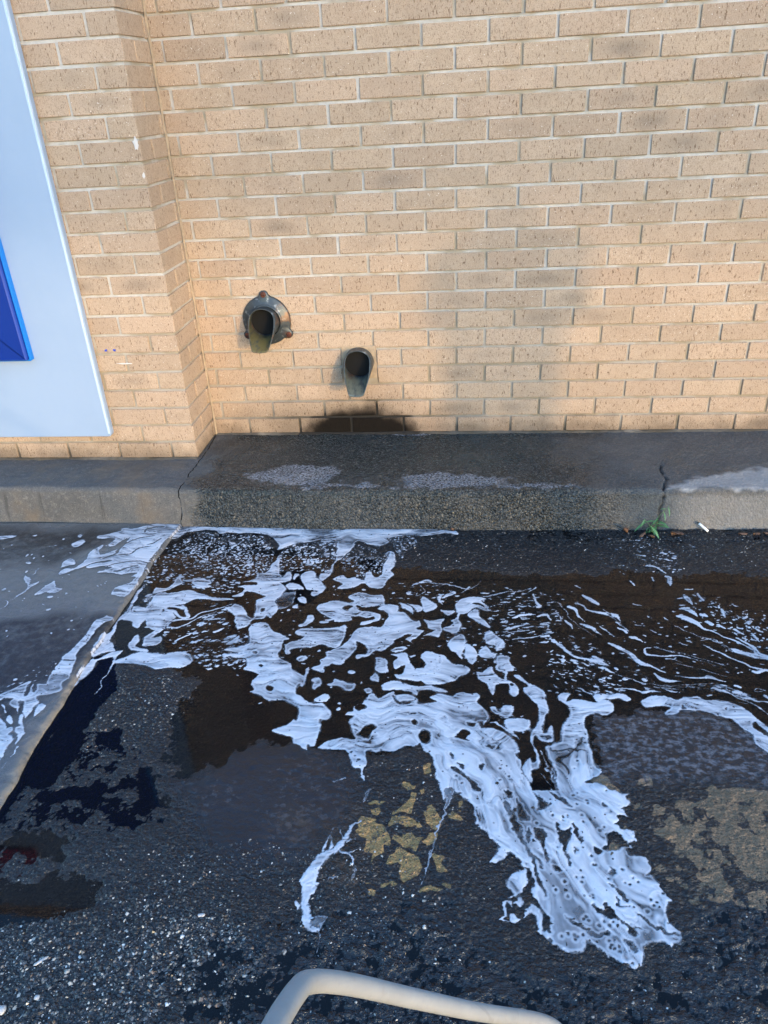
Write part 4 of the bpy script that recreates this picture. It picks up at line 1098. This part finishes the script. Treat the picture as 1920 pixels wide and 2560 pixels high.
('F',[(823,315,15,9),(678,292,8,10),(986,765,14,16),(979,815,20,17),(1195,575,12,18),(1230,655,36,28),(1110,477,36,24),(925,622,14,10),(1400,480,12,8),(300,750,16,8)]),('B',[(1120,780,20,10),(1500,578,14,8),(1060,868,10,8),(1375,1143,18,10)]),('C',[(40,883,40,12),(120,578,14,9),(380,602,24,10),(635,635,18,9),(795,568,10,6)])],
}
step = .0020
fx_ = np.arange(-1.62, 1.60, step, dtype=np.float32); fy_ = np.arange(-2.35, -.543, step, dtype=np.float32)
FX, FY = np.meshgrid(fx_, fy_, indexing='ij')
wA = .0060 * fbm(FX, FY, 20, 2, 101); wB = .0060 * fbm(FX, FY, 20, 2, 131)
rag = .0010 + .0024 * sstep(-1.55, -1.85, FY)       # ragged where it creeps over dry asphalt, smooth where it floats
hA = rag * fbm(FX, FY, 90, 3, 151); hB = rag * fbm(FX, FY, 90, 3, 171)
WARPX, WARPY = FX + wA + hA, FY + wB + hB
ff = Field(FX, FY, (WARPX, WARPY))
FF = np.full(FX.shape, -.03, np.float32)
TH = np.zeros(FX.shape, np.float32)      # thin film marker
pxm = lambda z, y: None
def widths(z, tri):
    ox, oy, s = ZO[z]
    out = []
    for x, y, w_ in tri:
        a = at(ox + x / s, oy + y / s); b = at(ox + (x + 10) / s, oy + y / s)
        out.append(w_ / 2 * np.linalg.norm(a - b) / 10 * 1.12)
    return out
def add_line(z, t_, sign=1, thin=0):
    tri = nums(t_, 3)
    P0 = gp(z, [(a, b) for a, b, _ in tri]); R0 = widths(z, tri)
    C = catmull([(p[0], p[1], r) for p, r in zip(P0, R0)], 5)
    P = np.array([c[:2] for c in C]); R = [max(c[2] * (1 if sign > 0 else 1.5), .0004 if sign > 0 else .0020) for c in C]
    w_, sd = ff.line(P, R)
    if sign > 0: FF[w_] = np.maximum(FF[w_], sd)
    else: FF[w_] = np.minimum(FF[w_], -sd)
    if thin: TH[w_] = np.maximum(TH[w_], (sd > -.002) * thin)
def closed(P, sub=3):
    n = len(P); out = []
    for i in range(n):
        p0, p1, p2, p3 = P[i - 1], P[i], P[(i + 1) % n], P[(i + 2) % n]
        for k in range(sub):
            t = k / sub
            out.append(.5 * (2 * p1 + (p2 - p0) * t + (2 * p0 - 5 * p1 + 4 * p2 - p3) * t * t + (3 * p1 - p0 - 3 * p2 + p3) * t ** 3))
    return np.array(out)
for z, t_ in FT['P1']:
    w_, sd = ff.poly(closed(gp(z, nums(t_)))); FF[w_] = np.maximum(FF[w_], sd)
for z, t_ in FT['NL']: add_line(z, t_, -1)
for z, t_ in FT['N']:
    w_, sd = ff.poly(closed(gp(z, nums(t_)), 4)); FF[w_] = np.minimum(FF[w_], -sd)
solid = FF.copy()
for z, t_ in FT['PL']: add_line(z, t_, 1)
def blob(x, y, a, b, ang=0.0, thin=0):
    P = np.array([(x + a * math.cos(q) * math.cos(ang) - b * math.sin(q) * math.sin(ang), y + a * math.cos(q) * math.sin(ang) + b * math.sin(q) * math.cos(ang)) for q in np.linspace(0, 2 * math.pi, 10)[:-1]])
    w_, sd = ff.poly(P, .012)
    if sd.size: FF[w_] = np.maximum(FF[w_], sd)
for z, L in FT['DOTS']:
    ox, oy, s = ZO[z]
    for x, y, a, b in L:
        c = at(ox + x / s, oy + y / s); e = at(ox + (x + a) / s, oy + y / s); g = at(ox + x / s, oy + (y + b) / s)
        blob(c[0], c[1], np.linalg.norm(e - c), np.linalg.norm(g - c))
# net of grit standing out of the foam near the kerb; stretched islands of it further out
def net(z, t_, freq, asp, thr, seed, ang=0.0, keep=False):
    P = gp(z, nums(t_))
    w_ = ff.win(P, .03)
    wq = .006 if asp < 1.5 else .004
    x, y = FX[w_] + wq * fbm(FX[w_], FY[w_], 55, 3, seed), FY[w_] + wq * fbm(FX[w_], FY[w_], 55, 3, seed + 3)
    thr = thr * (1 + (.22 if asp < 1.5 else .5) * fbm(FX[w_], FY[w_], 22, 2, seed + 6))
    zsd = sd_poly(WARPX[w_], WARPY[w_], P)
    ca, sa = math.cos(ang), math.sin(ang)
    u, v = (x * ca + y * sa) * freq / asp, (-x * sa + y * ca) * freq
    f1, f2, idv = cells(u, v, seed)
    isl = ((thr * (.25 + 1.1 * idv) - f1) / freq * .8).astype(np.float32)
    cur = FF[w_]
    if keep: FF[w_] = np.where(zsd > 0, np.maximum(cur, np.minimum(isl, zsd)), cur)
    else: FF[w_] = np.maximum(np.minimum(cur, -zsd), np.minimum(isl, zsd))
net('B', '190,180 330,110 500,120 700,140 900,150 1000,270 960,400 900,450 700,500 500,470 300,430 200,420 170,300', 112, 1.25, .47, 11)
net('B', '1060,250 1200,200 1400,190 1530,200 1500,330 1450,440 1350,420 1200,450 1050,460 1030,400', 92, 1.0, .50, 17)
net('C', '0,230 120,180 150,230 130,360 70,440 0,460', 95, 1.0, .50, 23)
net('C', '180,360 270,260 330,220 480,260 540,330 600,290 560,400 520,470 400,440 380,520 320,500 280,420 200,450', 88, .8, .50, 29)
net('C', '560,170 650,150 840,150 850,250 760,280 700,340 650,230', 100, 1.0, .50, 31)
net('B', '-130,360 -30,270 60,230 170,200 180,430 330,450 560,490 700,520 640,640 400,620 250,600 100,520 -60,560 -160,600', 95, 2.2, .33, 37, -.15, True)
net('B', '-160,640 -40,620 60,720 30,800 -120,760', 95, 2.6, .40, 41, .1, True)
net('B', '350,700 640,720 600,760 560,850 700,960 760,1020 700,1130 520,1150 200,1130 20,1000 60,940 300,880 480,800', 85, 3.2, .27, 43, .35, True)
net('B', '-10,1140 260,1140 560,1120 740,1100 760,1240 700,1290 560,1250 420,1300 240,1200 60,1180', 105, 1.8, .40, 47, .15, True)
net('D', '0,420 120,410 330,400 460,480 480,560 430,660 380,720 220,740 140,700 60,620 40,500', 80, 4.0, .25, 53, .15, True)
net('D', '400,700 480,640 560,680 700,760 760,860 600,880 500,820 420,760', 75, 3.0, .24, 59, -.5, True)
net('D', '1150,520 1260,560 1420,640 1560,720 1659,760 1659,540 1420,480 1240,420', 52, 1.0, .20, 61, 0, True)
net('D', '780,120 980,100 1120,200 1160,320 1060,300 900,220', 85, 1.6, .34, 67, .2, True)
net('I', '0,170 120,100 260,160 420,260 640,330 760,400 480,400 300,420 100,380 20,330', 80, 2.6, .24, 71, -.4, True)
net('I', '700,300 1000,320 1350,330 1600,420 1659,560 1480,470 1250,420 1000,400 760,400', 62, 4.5, .28, 73, -.22, True)
net('G', '680,300 820,300 1050,400 1090,560 1000,640 860,540 780,460', 60, 2.0, .16, 79, -.4, True)
net('C', '560,560 900,520 1060,560 1180,600 1040,760 860,660 620,660', 70, 3.0, .22, 83, .1, True)
net('C', '1080,1000 1280,860 1440,900 1640,1100 1640,1380 1280,1380 1180,1240', 60, 1.6, .18, 89, .0, True)
net('E', '-60,300 160,170 420,40 520,20 420,180 200,300', 70, 2.0, .20, 97, .6, True)
for z, t_ in FT['THINL']: add_line(z, t_, 1, 1)
for z, t_ in FT['THIN']:
    w_, sd = ff.poly(gp(z, nums(t_)))
    TH[w_] = np.where((sd > 0) & (FF[w_] < sd), .8, TH[w_]); FF[w_] = np.maximum(FF[w_], sd)
# scattered flecks
r5 = random.Random(5)
for n_, (z, x0, y0, x1, y1), (a0, a1) in ((90, ('D', 20, 380, 640, 900), (.0018, .0042)), (70, ('D', 640, 560, 1640, 900), (.0018, .0045)), (60, ('B', 600, 560, 1640, 1380), (.002, .0045)), (70, ('C', 300, 500, 1640, 1380), (.0018, .0048)),
        (40, ('I', 0, 160, 700, 420), (.0015, .004)), (60, ('A', 0, 60, 1000, 900), (.0015, .0035)), (60, ('D', 1100, 440, 1659, 740), (.002, .005)), (40, ('D', 740, 90, 1250, 330), (.0015, .004))):
    ox, oy, s = ZO[z]
    for _ in range(n_):
        c = at(ox + r5.uniform(x0, x1) / s, oy + r5.uniform(y0, y1) / s)
        a = r5.uniform(a0, a1)
        blob(c[0] + .004, c[1] + .004, a * r5.uniform(1, 2.2), a * r5.uniform(.6, 1), r5.uniform(-.6, .4))
# burst bubbles in the thick foam
for z, L in (('H', '790,1035,13 810,1045,10 745,1028,9 850,1033,8 795,1065,8 695,1042,6 1000,935,8 1040,965,12 965,965,6 1065,940,7 1030,905,6 1055,1105,11 1075,1130,10 1045,1125,5 1110,1155,7 1035,1075,6 1105,1115,5 720,650,11 838,652,7 803,620,6 847,618,7 1035,632,9 1132,565,12 1205,625,9 1185,672,8 1150,660,6 1245,655,6 1310,865,10 1355,820,7 1375,800,5 1420,735,9 1335,780,6 840,175,9 850,225,6 740,180,7 708,195,6 630,180,7 805,95,6 780,30,8 1000,262,9 970,285,6 910,468,9 925,530,6 940,530,6 875,900,8 890,930,6 855,920,7 1065,1205,6 1200,1238,6 1100,1225,6 740,755,9 920,745,8 925,765,6 655,710,6 665,405,6'),
             ('G','533,897,8 578,950,9 858,928,9 1432,778,6 1408,835,6 1490,645,6 860,840,5 925,895,7 1220,985,5 655,285,8 1645,1010,6 1500,1080,9 1510,1100,6 1430,1020,6 1465,1190,9 1130,1250,7 1250,1190,8 1330,1230,6'),('F','1165,1250,14 1100,1180,12 1130,1215,7')):
    ox, oy, s = ZO[z]
    for x, y, r_ in nums(L, 3):
        c = at(ox + x / s, oy + y / s); e = at(ox + (x + r_) / s, oy + y / s)
        R = max(np.linalg.norm(e - c) * .8, .0019)
        P = np.array([[c[0], c[1]]])
        w_ = ff.win(P, .02)
        d = np.hypot(FX[w_] - c[0], FY[w_] - c[1])
        FF[w_] = np.minimum(FF[w_], np.maximum(d - R, (R - .0045) * 0 - .0012 - (R - d)))
FF += .0010 * fbm(FX, FY, 210, 2, 201) * sstep(.012, .0, np.abs(FF))
# keep to the ground in front of the kerb
kf_ = kfront(fx_)[:, None] - .028
FF = np.where(FY > kf_ + .004, np.minimum(FF, -.002), FF)
# density: marbling drawn out along the flow (sideways in the pool, down the slope in the tongue)
q1 = fbm(FX, FY, 7, 3, 211); q2 = fbm(FX, FY, 7, 3, 221)
fa = at(1150, 1800); fb = at(1560, 2330); fd = (fb - fa)[:2] / np.linalg.norm((fb - fa)[:2])
tw = sstep(-1.50, -1.72, FY) * sstep(.02, .16, FX - .15 * (FY + 1.6))
X1, Y1 = FX + .030 * q1, FY + .030 * q2
def along(fu, fv, sd):
    a = fbm(X1 * fu, Y1 * fv, 1.0, 4, sd)
    u_, v_ = X1 * fd[0] + Y1 * fd[1], -X1 * fd[1] + Y1 * fd[0]
    return a * (1 - tw) + fbm(u_ * fu * .8, v_ * fv * .8, 1.0, 3, sd + 2) * tw
m1 = along(7, 26, 241); m2 = along(12, 60, 251); m3 = fbm(FX, FY, 8, 3, 261)
line = np.abs(m1 + .25 * m2)
m4 = along(24, 130, 271)
dens = .51 + .24 * m1 + .28 * m2 + .22 * m4 + .18 * m3 + .16 * sstep(.0, .03, FF)
dens = np.maximum(dens, .33 + .12 * m2 + .08 * m4)
dens = dens + .26 * sstep(.07, .0, np.abs(line - .22)) - .30 * sstep(.06, .0, line) * sstep(.003, .010, FF)
rim = np.exp(-((FF - .0042) / .0022) ** 2)
dens = dens * (.66 + .34 * sstep(-.0005, .0032, FF)) + .22 * rim
dens = dens - .10 * sstep(-.95, -.66, FY) * sstep(.02, 0, FF)
dens = np.where(TH > .1, .16 + .18 * m2 + .30 * np.exp(-(FF / .0022) ** 2), dens)
# a thin film of bubbles creeps out past the edge
fr = .0012 + .0042 * sstep(-.25, .6, fbm(FX, FY, 34, 3, 281))
big_ = blur(sstep(-.001, .006, FF), 6)
fr = fr * sstep(.12, .4, big_)
dens = np.where(FF < .0006, np.minimum(dens, .10 + .16 * np.clip(fbm(FX, FY, 150, 2, 291) + .3, 0, 1)), dens)
dens = np.clip(dens, .04, 1.15)
FF = FF + fr

HQ = blur(blur(H, 7), 6)
HQ = HQ + np.maximum(blur(np.abs(H - HQ), 5) * 1.3, 0)
def Hq(x, y):
    i = np.clip(np.searchsorted(gx, x), 1, len(gx) - 1); j = np.clip(np.searchsorted(gy, y), 1, len(gy) - 1)
    fx = np.clip((x - gx[i - 1]) / (gx[i] - gx[i - 1]), 0, 1); fy = np.clip((y - gy[j - 1]) / (gy[j] - gy[j - 1]), 0, 1)
    return (HQ[i - 1, j - 1] * (1 - fx) + HQ[i, j - 1] * fx) * (1 - fy) + (HQ[i - 1, j] * (1 - fx) + HQ[i, j] * fx) * fy
gxF, gyF = np.gradient(FF, step)
def foam_mesh(name, mask):
    """mask limits which cells go in; boundary verts are pulled onto the FF = 0 line"""
    pos = (FF > 0) & mask
    cell = pos[:-1, :-1] | pos[1:, :-1] | pos[1:, 1:] | pos[:-1, 1:]
    ci, cj = np.nonzero(cell)
    ny = FX.shape[1]
    quads = np.stack([ci * ny + cj, (ci + 1) * ny + cj, (ci + 1) * ny + cj + 1, ci * ny + cj + 1], 1)
    used, inv = np.unique(quads.ravel(), return_inverse=True)
    f = FF.ravel()[used]; gx_, gy_ = gxF.ravel()[used], gyF.ravel()[used]
    x, y = FX.ravel()[used].copy(), FY.ravel()[used].copy()
    g2 = np.maximum(gx_ ** 2 + gy_ ** 2, .05)
    out = f < 0
    sx = np.clip(-f * gx_ / g2, -step, step); sy = np.clip(-f * gy_ / g2, -step, step)
    x = np.where(out, x + sx, x); y = np.where(out, y + sy, y)
    h = np.clip(f, 0, .02)
    d = dens.ravel()[used]
    onap = x < edge_x(y) - .001
    g = np.where(onap, APR + .0018, np.maximum(Hq(x, y), .0006))
    thick = .0016 * (1 - np.exp(-h / .006)) * np.clip(d, .15, 1.1)
    z = g + .0007 + thick 
    me = mesh_np(name, np.stack([x, y, z], 1), inv.reshape(-1, 4))
    attr(me, 'dens', np.where(out, d * .8, d)); attr(me, 'bub', h)
    return link(name, me, None, M_foam)
EXF = edge_x(fy_)[None, :]
apm = (FX < EXF - .004)
Jp = gp('J', nums('80,1180 180,960 280,780 420,560 480,540 560,600 740,470 790,700 700,960 460,1120 420,1500 330,1560 200,1530'))
stk = sd_poly(FX, FY, Jp) > 0
tag(foam_mesh('foam', apm), 'white soapy foam strips running over the concrete slab on the left', 'foam', kind='stuff')
tag(foam_mesh('foam', stk & ~apm), 'thin branched streak of foam ahead of the hose bend', 'foam', kind='stuff')
tag(foam_mesh('foam', ~stk & ~apm), 'big sheet of white soapy foam swirling over the wet asphalt', 'foam', kind='stuff')

# ------------------------------------------------------------------ loose grit: stones bedded in the asphalt
def grit(name, zones, label, cols, seed):
    r = np.random.default_rng(seed)
    base_v = np.array([(0, 0, 1), (1, 0, 0), (.35, .95, 0), (-.8, .6, 0), (-.8, -.6, 0), (.35, -.95, 0), (0, 0, -.4)], float)
    base_f = np.array([(0, 1, 2), (0, 2, 3), (0, 3, 4), (0, 4, 5), (0, 5, 1), (6, 2, 1), (6, 3, 2), (6, 4, 3), (6, 5, 4), (6, 1, 5)])
    V, F, Tn = [], [], []
    cnt = 0
    for z, t_, n, s0, s1 in zones:
        P = gp(z, nums(t_))
        x = r.uniform(P[:, 0].min(), P[:, 0].max(), n); y = r.uniform(P[:, 1].min(), P[:, 1].max(), n)
        ok = (sd_poly(x, y, P) > .0) & (x > edge_x(y) + .01)
        ok &= r.uniform(size=n) < .35 + .65 * sstep(-.3, .4, fbm(x, y, 9, 2, 301))
        x, y = x[ok], y[ok]; m = len(x)
        s = s0 + (s1 - s0) * r.uniform(size=m) ** 3
        a = r.uniform(0, 6.28, m); asp = r.uniform(.45, 1, m); fl = r.uniform(.35, .7, m)
        vv = base_v[None] * (1 + r.uniform(-.28, .28, (m, 7, 3)))
        vv = vv * np.stack([s, s * asp, s * fl], 1)[:, None, :]
        vx = vv[..., 0] * np.cos(a)[:, None] - vv[..., 1] * np.sin(a)[:, None]; vy = vv[..., 0] * np.sin(a)[:, None] + vv[..., 1] * np.cos(a)[:, None]
        zz = Hs(x, y) - s * .12
        pv = np.stack([vx + x[:, None], vy + y[:, None], vv[..., 2] + zz[:, None]], -1)
        V.append(pv.reshape(-1, 3)); F.append((base_f[None] + (cnt + 7 * np.arange(m))[:, None, None]).reshape(-1, 3)); cnt += 7 * m
        Tn.append(np.repeat(r.uniform(size=m), 7))
    me = mesh_np(name, np.concatenate(V), np.concatenate(F), False)
    attr(me, 'tone', np.concatenate(Tn))
    return tag(link(name, me, None, cols), label, 'stones', kind='stuff')
t = NT('stone_chips')
tn = t.at('tone')
cr = t.n('ValToRGB', {0: tn})
e = cr.color_ramp.elements
e[0].position = 0; e[0].color = (.022, .022, .024, 1); e[1].position = 1.0; e[1].color = (.66, .64, .60, 1)
for pz, c in ((.60, (.035, .036, .038, 1)), (.74, (.10, .098, .095, 1)), (.80, (.26, .15, .075, 1)), (.84, (.24, .23, .21, 1)), (.93, (.42, .39, .33, 1))):
    q = e.new(pz); q.color = c
M_stone = t.fin(Base_Color=cr.outputs[0], Roughness=.3, Coat_Weight=.4, Coat_Roughness=.1)
grit('gravel', [('S', '-60,2330 120,2290 300,2235 460,2270 640,2340 660,2460 560,2640 -60,2640', 9000, .0016, .0062),
                ('S', '380,2130 640,2100 900,2160 1130,2250 1150,2420 700,2420 420,2330', 2600, .0014, .0050),
                ('S', '250,1690 430,1690 520,1760 420,1830 300,1880 200,1900 230,1800', 1500, .002, .0055),
                ('S', '340,1350 450,1330 1000,1330 1920,1340 1920,1420 1500,1440 1000,1430 900,1480 400,1500', 9000, .0013, .0042),
                ('S', '880,1380 1300,1420 1900,1440 1900,1540 1300,1500 1000,1500', 1500, .0012, .003),
                ('S', '1000,2240 1300,2400 1920,2270 1920,2560 700,2560 760,2380', 2200, .0012, .0042),
                ('S', '900,1900 1100,1900 1240,2200 1180,2300 900,2300', 1600, .0012, .004),
                ('S', '0,2130 380,2120 420,2250 0,2320', 900, .0014, .004)],
     'pale and brown stone chips bedded in the worn asphalt', M_stone, 41)
# one long pale chip that stands out
def pebble(name, px, py, L, W, ang, m, label):
    p = at(px, py)
    bm = bmesh.new(); bmesh.ops.create_icosphere(bm, subdivisions=2, radius=1)
    for v in bm.verts:
        k = 1 + .16 * math.sin(5 * v.co.x + 2) * math.cos(4 * v.co.y)
        v.co = Vector((v.co.x * L * k, v.co.y * W * k, v.co.z * W * .6))
    o = link(name, bm_mesh(name, bm, True), None, m)
    o.location = (p[0], p[1], float(Hs(p[0], p[1])) + W * .3); o.rotation_euler = (0, 0, ang)
    return tag(o, label, 'pebble', 'single pale pebbles on the asphalt')
M_peb = mat_simple('pale_pebble', (.55, .53, .5), .4, var=((.40, .38, .35), 300), bump=(400, .3, .001))
pebble('pebble', 503, 2291, .0088, .0042, .2, M_peb, 'whitish oblong pebble on the asphalt left of the foam streak')
pebble('pebble', 104, 2406, .015, .0036, .75, M_peb, 'long thin white pebble slanting among the grit in the left corner')
pebble('pebble', 94, 2497, .0055, .0052, 0, M_peb, 'round white pebble among the grit in the bottom left corner')
pebble('pebble', 5, 2530, .009, .009, 0, M_peb, 'big pale pebble at the left edge of the grit')

# ------------------------------------------------------------------ weed, leaves, stub
M_leafg = mat_simple('weed_leaf', (.085, .20, .06), .5, var=((.13, .27, .10), 40))
M_stem = mat_simple('weed_stem', (.12, .17, .06), .6)
wb = at(1622, 1340); wy0 = float(kfront(.93)) - .032
weed = empty('weed_plant', (.935, wy0, 0.004))
tag(weed, 'small green weed growing from the foot of the cracked kerb', 'plant')
def leaf_mesh(L, W):
    V, F = [], []
    n = 7
    for k in range(n):
        u = k / (n - 1)
        w_ = W * math.sin(math.pi * min(1, u * .93 + .05)) ** .8
        z = -.35 * L * u * u
        V += [(u * L, -w_, z + .15 * w_), (u * L, 0, z), (u * L, w_, z + .15 * w_)]
    for k in range(n - 1):
        a = 3 * k
        F += [(a, a + 3, a + 4, a + 1), (a + 1, a + 4, a + 5, a + 2)]
    me = mesh_np('leaf', np.array(V), np.array(F)); me.materials.append(M_leafg)
    return me
LM = [leaf_mesh(.045, .0048), leaf_mesh(.034, .004), leaf_mesh(.055, .0052)]
r9 = random.Random(9)
def stem_to(tip, bend, n):
    P = catmull([(0, 0, -.01), (tip[0] * .35 + bend[0], bend[1] - .012, tip[2] * .5), tip], 6)
    st = link('stem', tube_mesh('stem', P, [.0017 - .001 * i / len(P) for i in range(len(P))], 6), weed, M_stem)
    for k in range(n):
        i = int((k + 1.2) / (n + .6) * (len(P) - 1))
        p = P[min(i, len(P) - 1)]
        l = bpy.data.objects.new('leaf', LM[r9.randrange(3)]); COL.objects.link(l); l.parent = weed
        l.location = p
        l.rotation_euler = (r9.uniform(-.5, .5), r9.uniform(-.45, .75), math.radians(-90 + r9.choice((-1, 1)) * r9.uniform(15, 95)))
        s_ = r9.uniform(.55, 1.0); l.scale = (s_, s_, s_)
stem_to((.048, -.012, .108), (-.006, 0), 9)
stem_to((.012, -.022, .062), (.008, 0), 7)
stem_to((-.034, -.014, .055), (0, 0), 6)
stem_to((-.012, -.03, .035), (0, 0), 5)

M_dead = mat_simple('dead_leaf', (.07, .032, .018), .55, var=((.15, .08, .045), 55), bump=(120, .4, .002))
def dry_leaf(px, py, L, W, rot, curl, label):
    p = at(px, py)
    V, F = [], []
    n, m = 9, 5
    for i in range(n):
        u = i / (n - 1)
        ww = W * (math.sin(math.pi * (u * .94 + .03)) ** .7) * (1 + .14 * math.sin(i * 2.4 + L * 900))
        for j in range(m):
            v = j / (m - 1) * 2 - 1
            V.append(((u - .5) * L, v * ww, curl * (v * v) * ww * 1.1 + .35 * curl * L * (u - .5) ** 2 + .0015 * math.sin(i * 1.9 + j * 2.3)))
    for i in range(n - 1):
        for j in range(m - 1):
            a = i * m + j
            F.append((a, a + m, a + m + 1, a + 1))
    o = link('dry_leaf', mesh_np('dry_leaf', np.array(V), np.array(F)), None, M_dead)
    md = o.modifiers.new('thick', 'SOLIDIFY'); md.thickness = .0006
    yy = min(p[1], float(kfront(p[0])) - .036)
    o.location = (p[0], yy, float(Hs(p[0], yy)) + rot[3]); o.rotation_euler = rot[:3]
    return tag(o, label, 'leaf', 'dead leaves along the foot of the kerb')
dry_leaf(1692, 1338, .050, .017, (-.9, .25, .15, .014), -.9, 'largest brown dead leaf, arched against the kerb right of the weed')
dry_leaf(1602, 1340, .034, .010, (-.6, -.5, .5, .009), -.8, 'curled brown dead leaf just left of the weed')
dry_leaf(1564, 1336, .032, .008, (-.9, .9, .6, .012), 1.1, 'rolled brown dead leaf standing on end left of the weed, furthest from it')
dry_leaf(1628, 1346, .022, .008, (-.4, .2, -.3, .006), .9, 'small reddish dead leaf under the weed')
dry_leaf(1856, 1338, .034, .009, (-.5, .1, .1, .006), -.8, 'flat dark dead leaf right of the white stub')
dry_leaf(1890, 1338, .024, .011, (-.8, 0, .0, .009), -.9, 'rounded dark dead leaf near the right edge, between two others')
dry_leaf(1917, 1336, .03, .010, (-.6, .2, -.2, .007), -.8, 'dark dead leaf at the very right edge of the kerb foot')
dry_leaf(1130, 1330, .018, .005, (-.9, 1.0, .4, .010), .8, 'tiny dark scrap of leaf at the end of the white foam line under the kerb')
# cigarette stub leaning on the kerb
stub = empty('cigarette_stub', (0, 0, 0))
tag(stub, 'white cigarette stub lying against the kerb right of the weed', 'cigarette stub')
M_paper = mat_simple('cigarette_paper', (.80, .79, .74), .6); M_ash = mat_simple('ash', (.03, .028, .026), .9)
pa = Vector((1.098, float(kfront(1.1)) - .030, .030)); pb = Vector((1.128, float(kfront(1.1)) - .050, .009))
link('paper', tube_mesh('paper', [pa.lerp(pb, k / 4) for k in range(5)], .0046, 14), stub, M_paper)
link('ash_tip', tube_mesh('ash_tip', [pa.lerp(pb, -.14), pa.lerp(pb, -.06), pa.lerp(pb, .004)], [.0022, .0040, .0044], 12), stub, M_ash)

# ------------------------------------------------------------------ pale hose arching in front
t = NT('hose_rubber')
tc = t.n('TexCoord').outputs['Object']
n = t.noise(tc, 16, 4, .6); n2 = t.noise(t.scale(tc, (60, 60, 60)), 1, 3)
c = t.mix(n, (.27, .266, .25), (.37, .365, .345))
c = t.mix(t.math('MULTIPLY', t.ramp(n2, .56, .72), .45), c, (.27, .26, .235))
cr_ = t.noise(t.scale(tc, (8, 90, 8)), 1, 2)
c = t.mix(t.math('MULTIPLY', t.ramp(cr_, .66, .70), .4), c, (.22, .21, .19))
M_hose = t.fin(Base_Color=c, Roughness=.42, Normal=t.bump(t.math('ADD', n, n2), .25, .003), Specular_IOR_Level=.45)
HP = [(.42, -4.2, .016), (.22, -3.7, .018), (.16, -3.25, .22), (.135, -3.03, .62), (.118, -2.86, .770), (.113, -2.735, .762), (.113, -2.655, .710), (.115, -2.583, .645), (.120, -2.557, .612), (.135, -2.535, .575), (.163, -2.511, .526), (.218, -2.468, .430), (.302, -2.405, .291), (.408, -2.320, .115), (.452, -2.312, .050), (.53, -2.36, .015), (.72, -2.50, .0135), (1.1, -2.80, .0135), (1.5, -3.4, .0135)]
hp = catmull(HP, 8)
hose = link('hose', tube_mesh('hose', hp, .0118, 24), None, M_hose)
tag(hose, 'pale cream hose bending across the bottom edge in front of the asphalt', 'hose')

# ------------------------------------------------------------------ unseen, added to throw shade: gantry and the person right of the camera
M_shade_gantry = mat_simple('shade_gantry_panel', (.5, .5, .5), .5, var=((.45, .45, .46), 2))
can = empty('shade_gantry', (0, -14, 0))  # made-up beam that keeps the low sun off the upper wall
tag(can, 'unseen pale beam on two posts, added to shade the upper wall', 'shade_gantry')
def cpart(name, *b):
    bm = bmesh.new(); box_bm(bm, *b, .01)
    o = link(name, bm_mesh(name, bm), can, M_shade_gantry); o.matrix_parent_inverse = Matrix.Translation((0, 14, 0)); return o
CZ = .98 + 14 / math.cos(SUN_AZ) * math.tan(SUN_EL)
cpart('beam', -4, 24, -14.3, -14, CZ, CZ + 1.1)
for x in (-3, 23): cpart('post', x - .15, x + .15, -14.305, -13.995, -.01, CZ - .003)

def skin_body(name, verts, edges, loc, m):
    me = bpy.data.meshes.new(name)
    me.from_pydata([v[:3] for v in verts], edges, [])
    o = link(name, me, None, m)
    o.location = loc
    md = o.modifiers.new('skin', 'SKIN'); sv = me.skin_vertices[0].data
    for i, v in enumerate(verts): sv[i].radius = (v[3], v[4]); sv[i].use_root = i == 0
    sub = o.modifiers.new('sub', 'SUBSURF'); sub.levels = 2; sub.render_levels = 2
    return o
M_cloth = mat_simple('dark_work_clothes', (.03, .035, .05), .85)
V = [(0, 0, .95, .19, .13), (0, 0, 1.15, .19, .12), (0, 0, 1.36, .19, .12), (0, .01, 1.48, .07, .07), (0, .03, 1.56, .075, .085), (0, .03, 1.68, .085, .095),
     (-.10, 0, .85, .105, .105), (-.12, .02, .48, .085, .08), (-.12, -.02, .09, .05, .055), (-.12, .10, .04, .045, .04), (.10, 0, .85, .105, .105), (.12, .02, .48, .085, .08), (.12, -.02, .09, .05, .055), (.12, .10, .04, .045, .04),
     (-.20, .02, 1.38, .065, .065), (-.215, .06, 1.14, .05, .05), (-.12, .26, 1.30, .036, .036), (.20, .02, 1.38, .065, .065), (.215, .06, 1.14, .05, .05), (.12, .26, 1.30, .036, .036)]
Ed = [(0, 1), (1, 2), (2, 3), (3, 4), (4, 5), (0, 6), (6, 7), (7, 8), (8, 9), (0, 10), (10, 11), (11, 12), (12, 13), (2, 14), (14, 15), (15, 16), (2, 17), (17, 18), (18, 19)]
per = skin_body('person', V, Ed, (2.72, -3.30, 0), M_cloth)  # unseen figure, placed along the sun's line to shadow the wall
per.rotation_euler = (0, 0, math.radians(33))
tag(per, 'person in dark clothes added unseen right of the camera to shadow the wall', 'person')
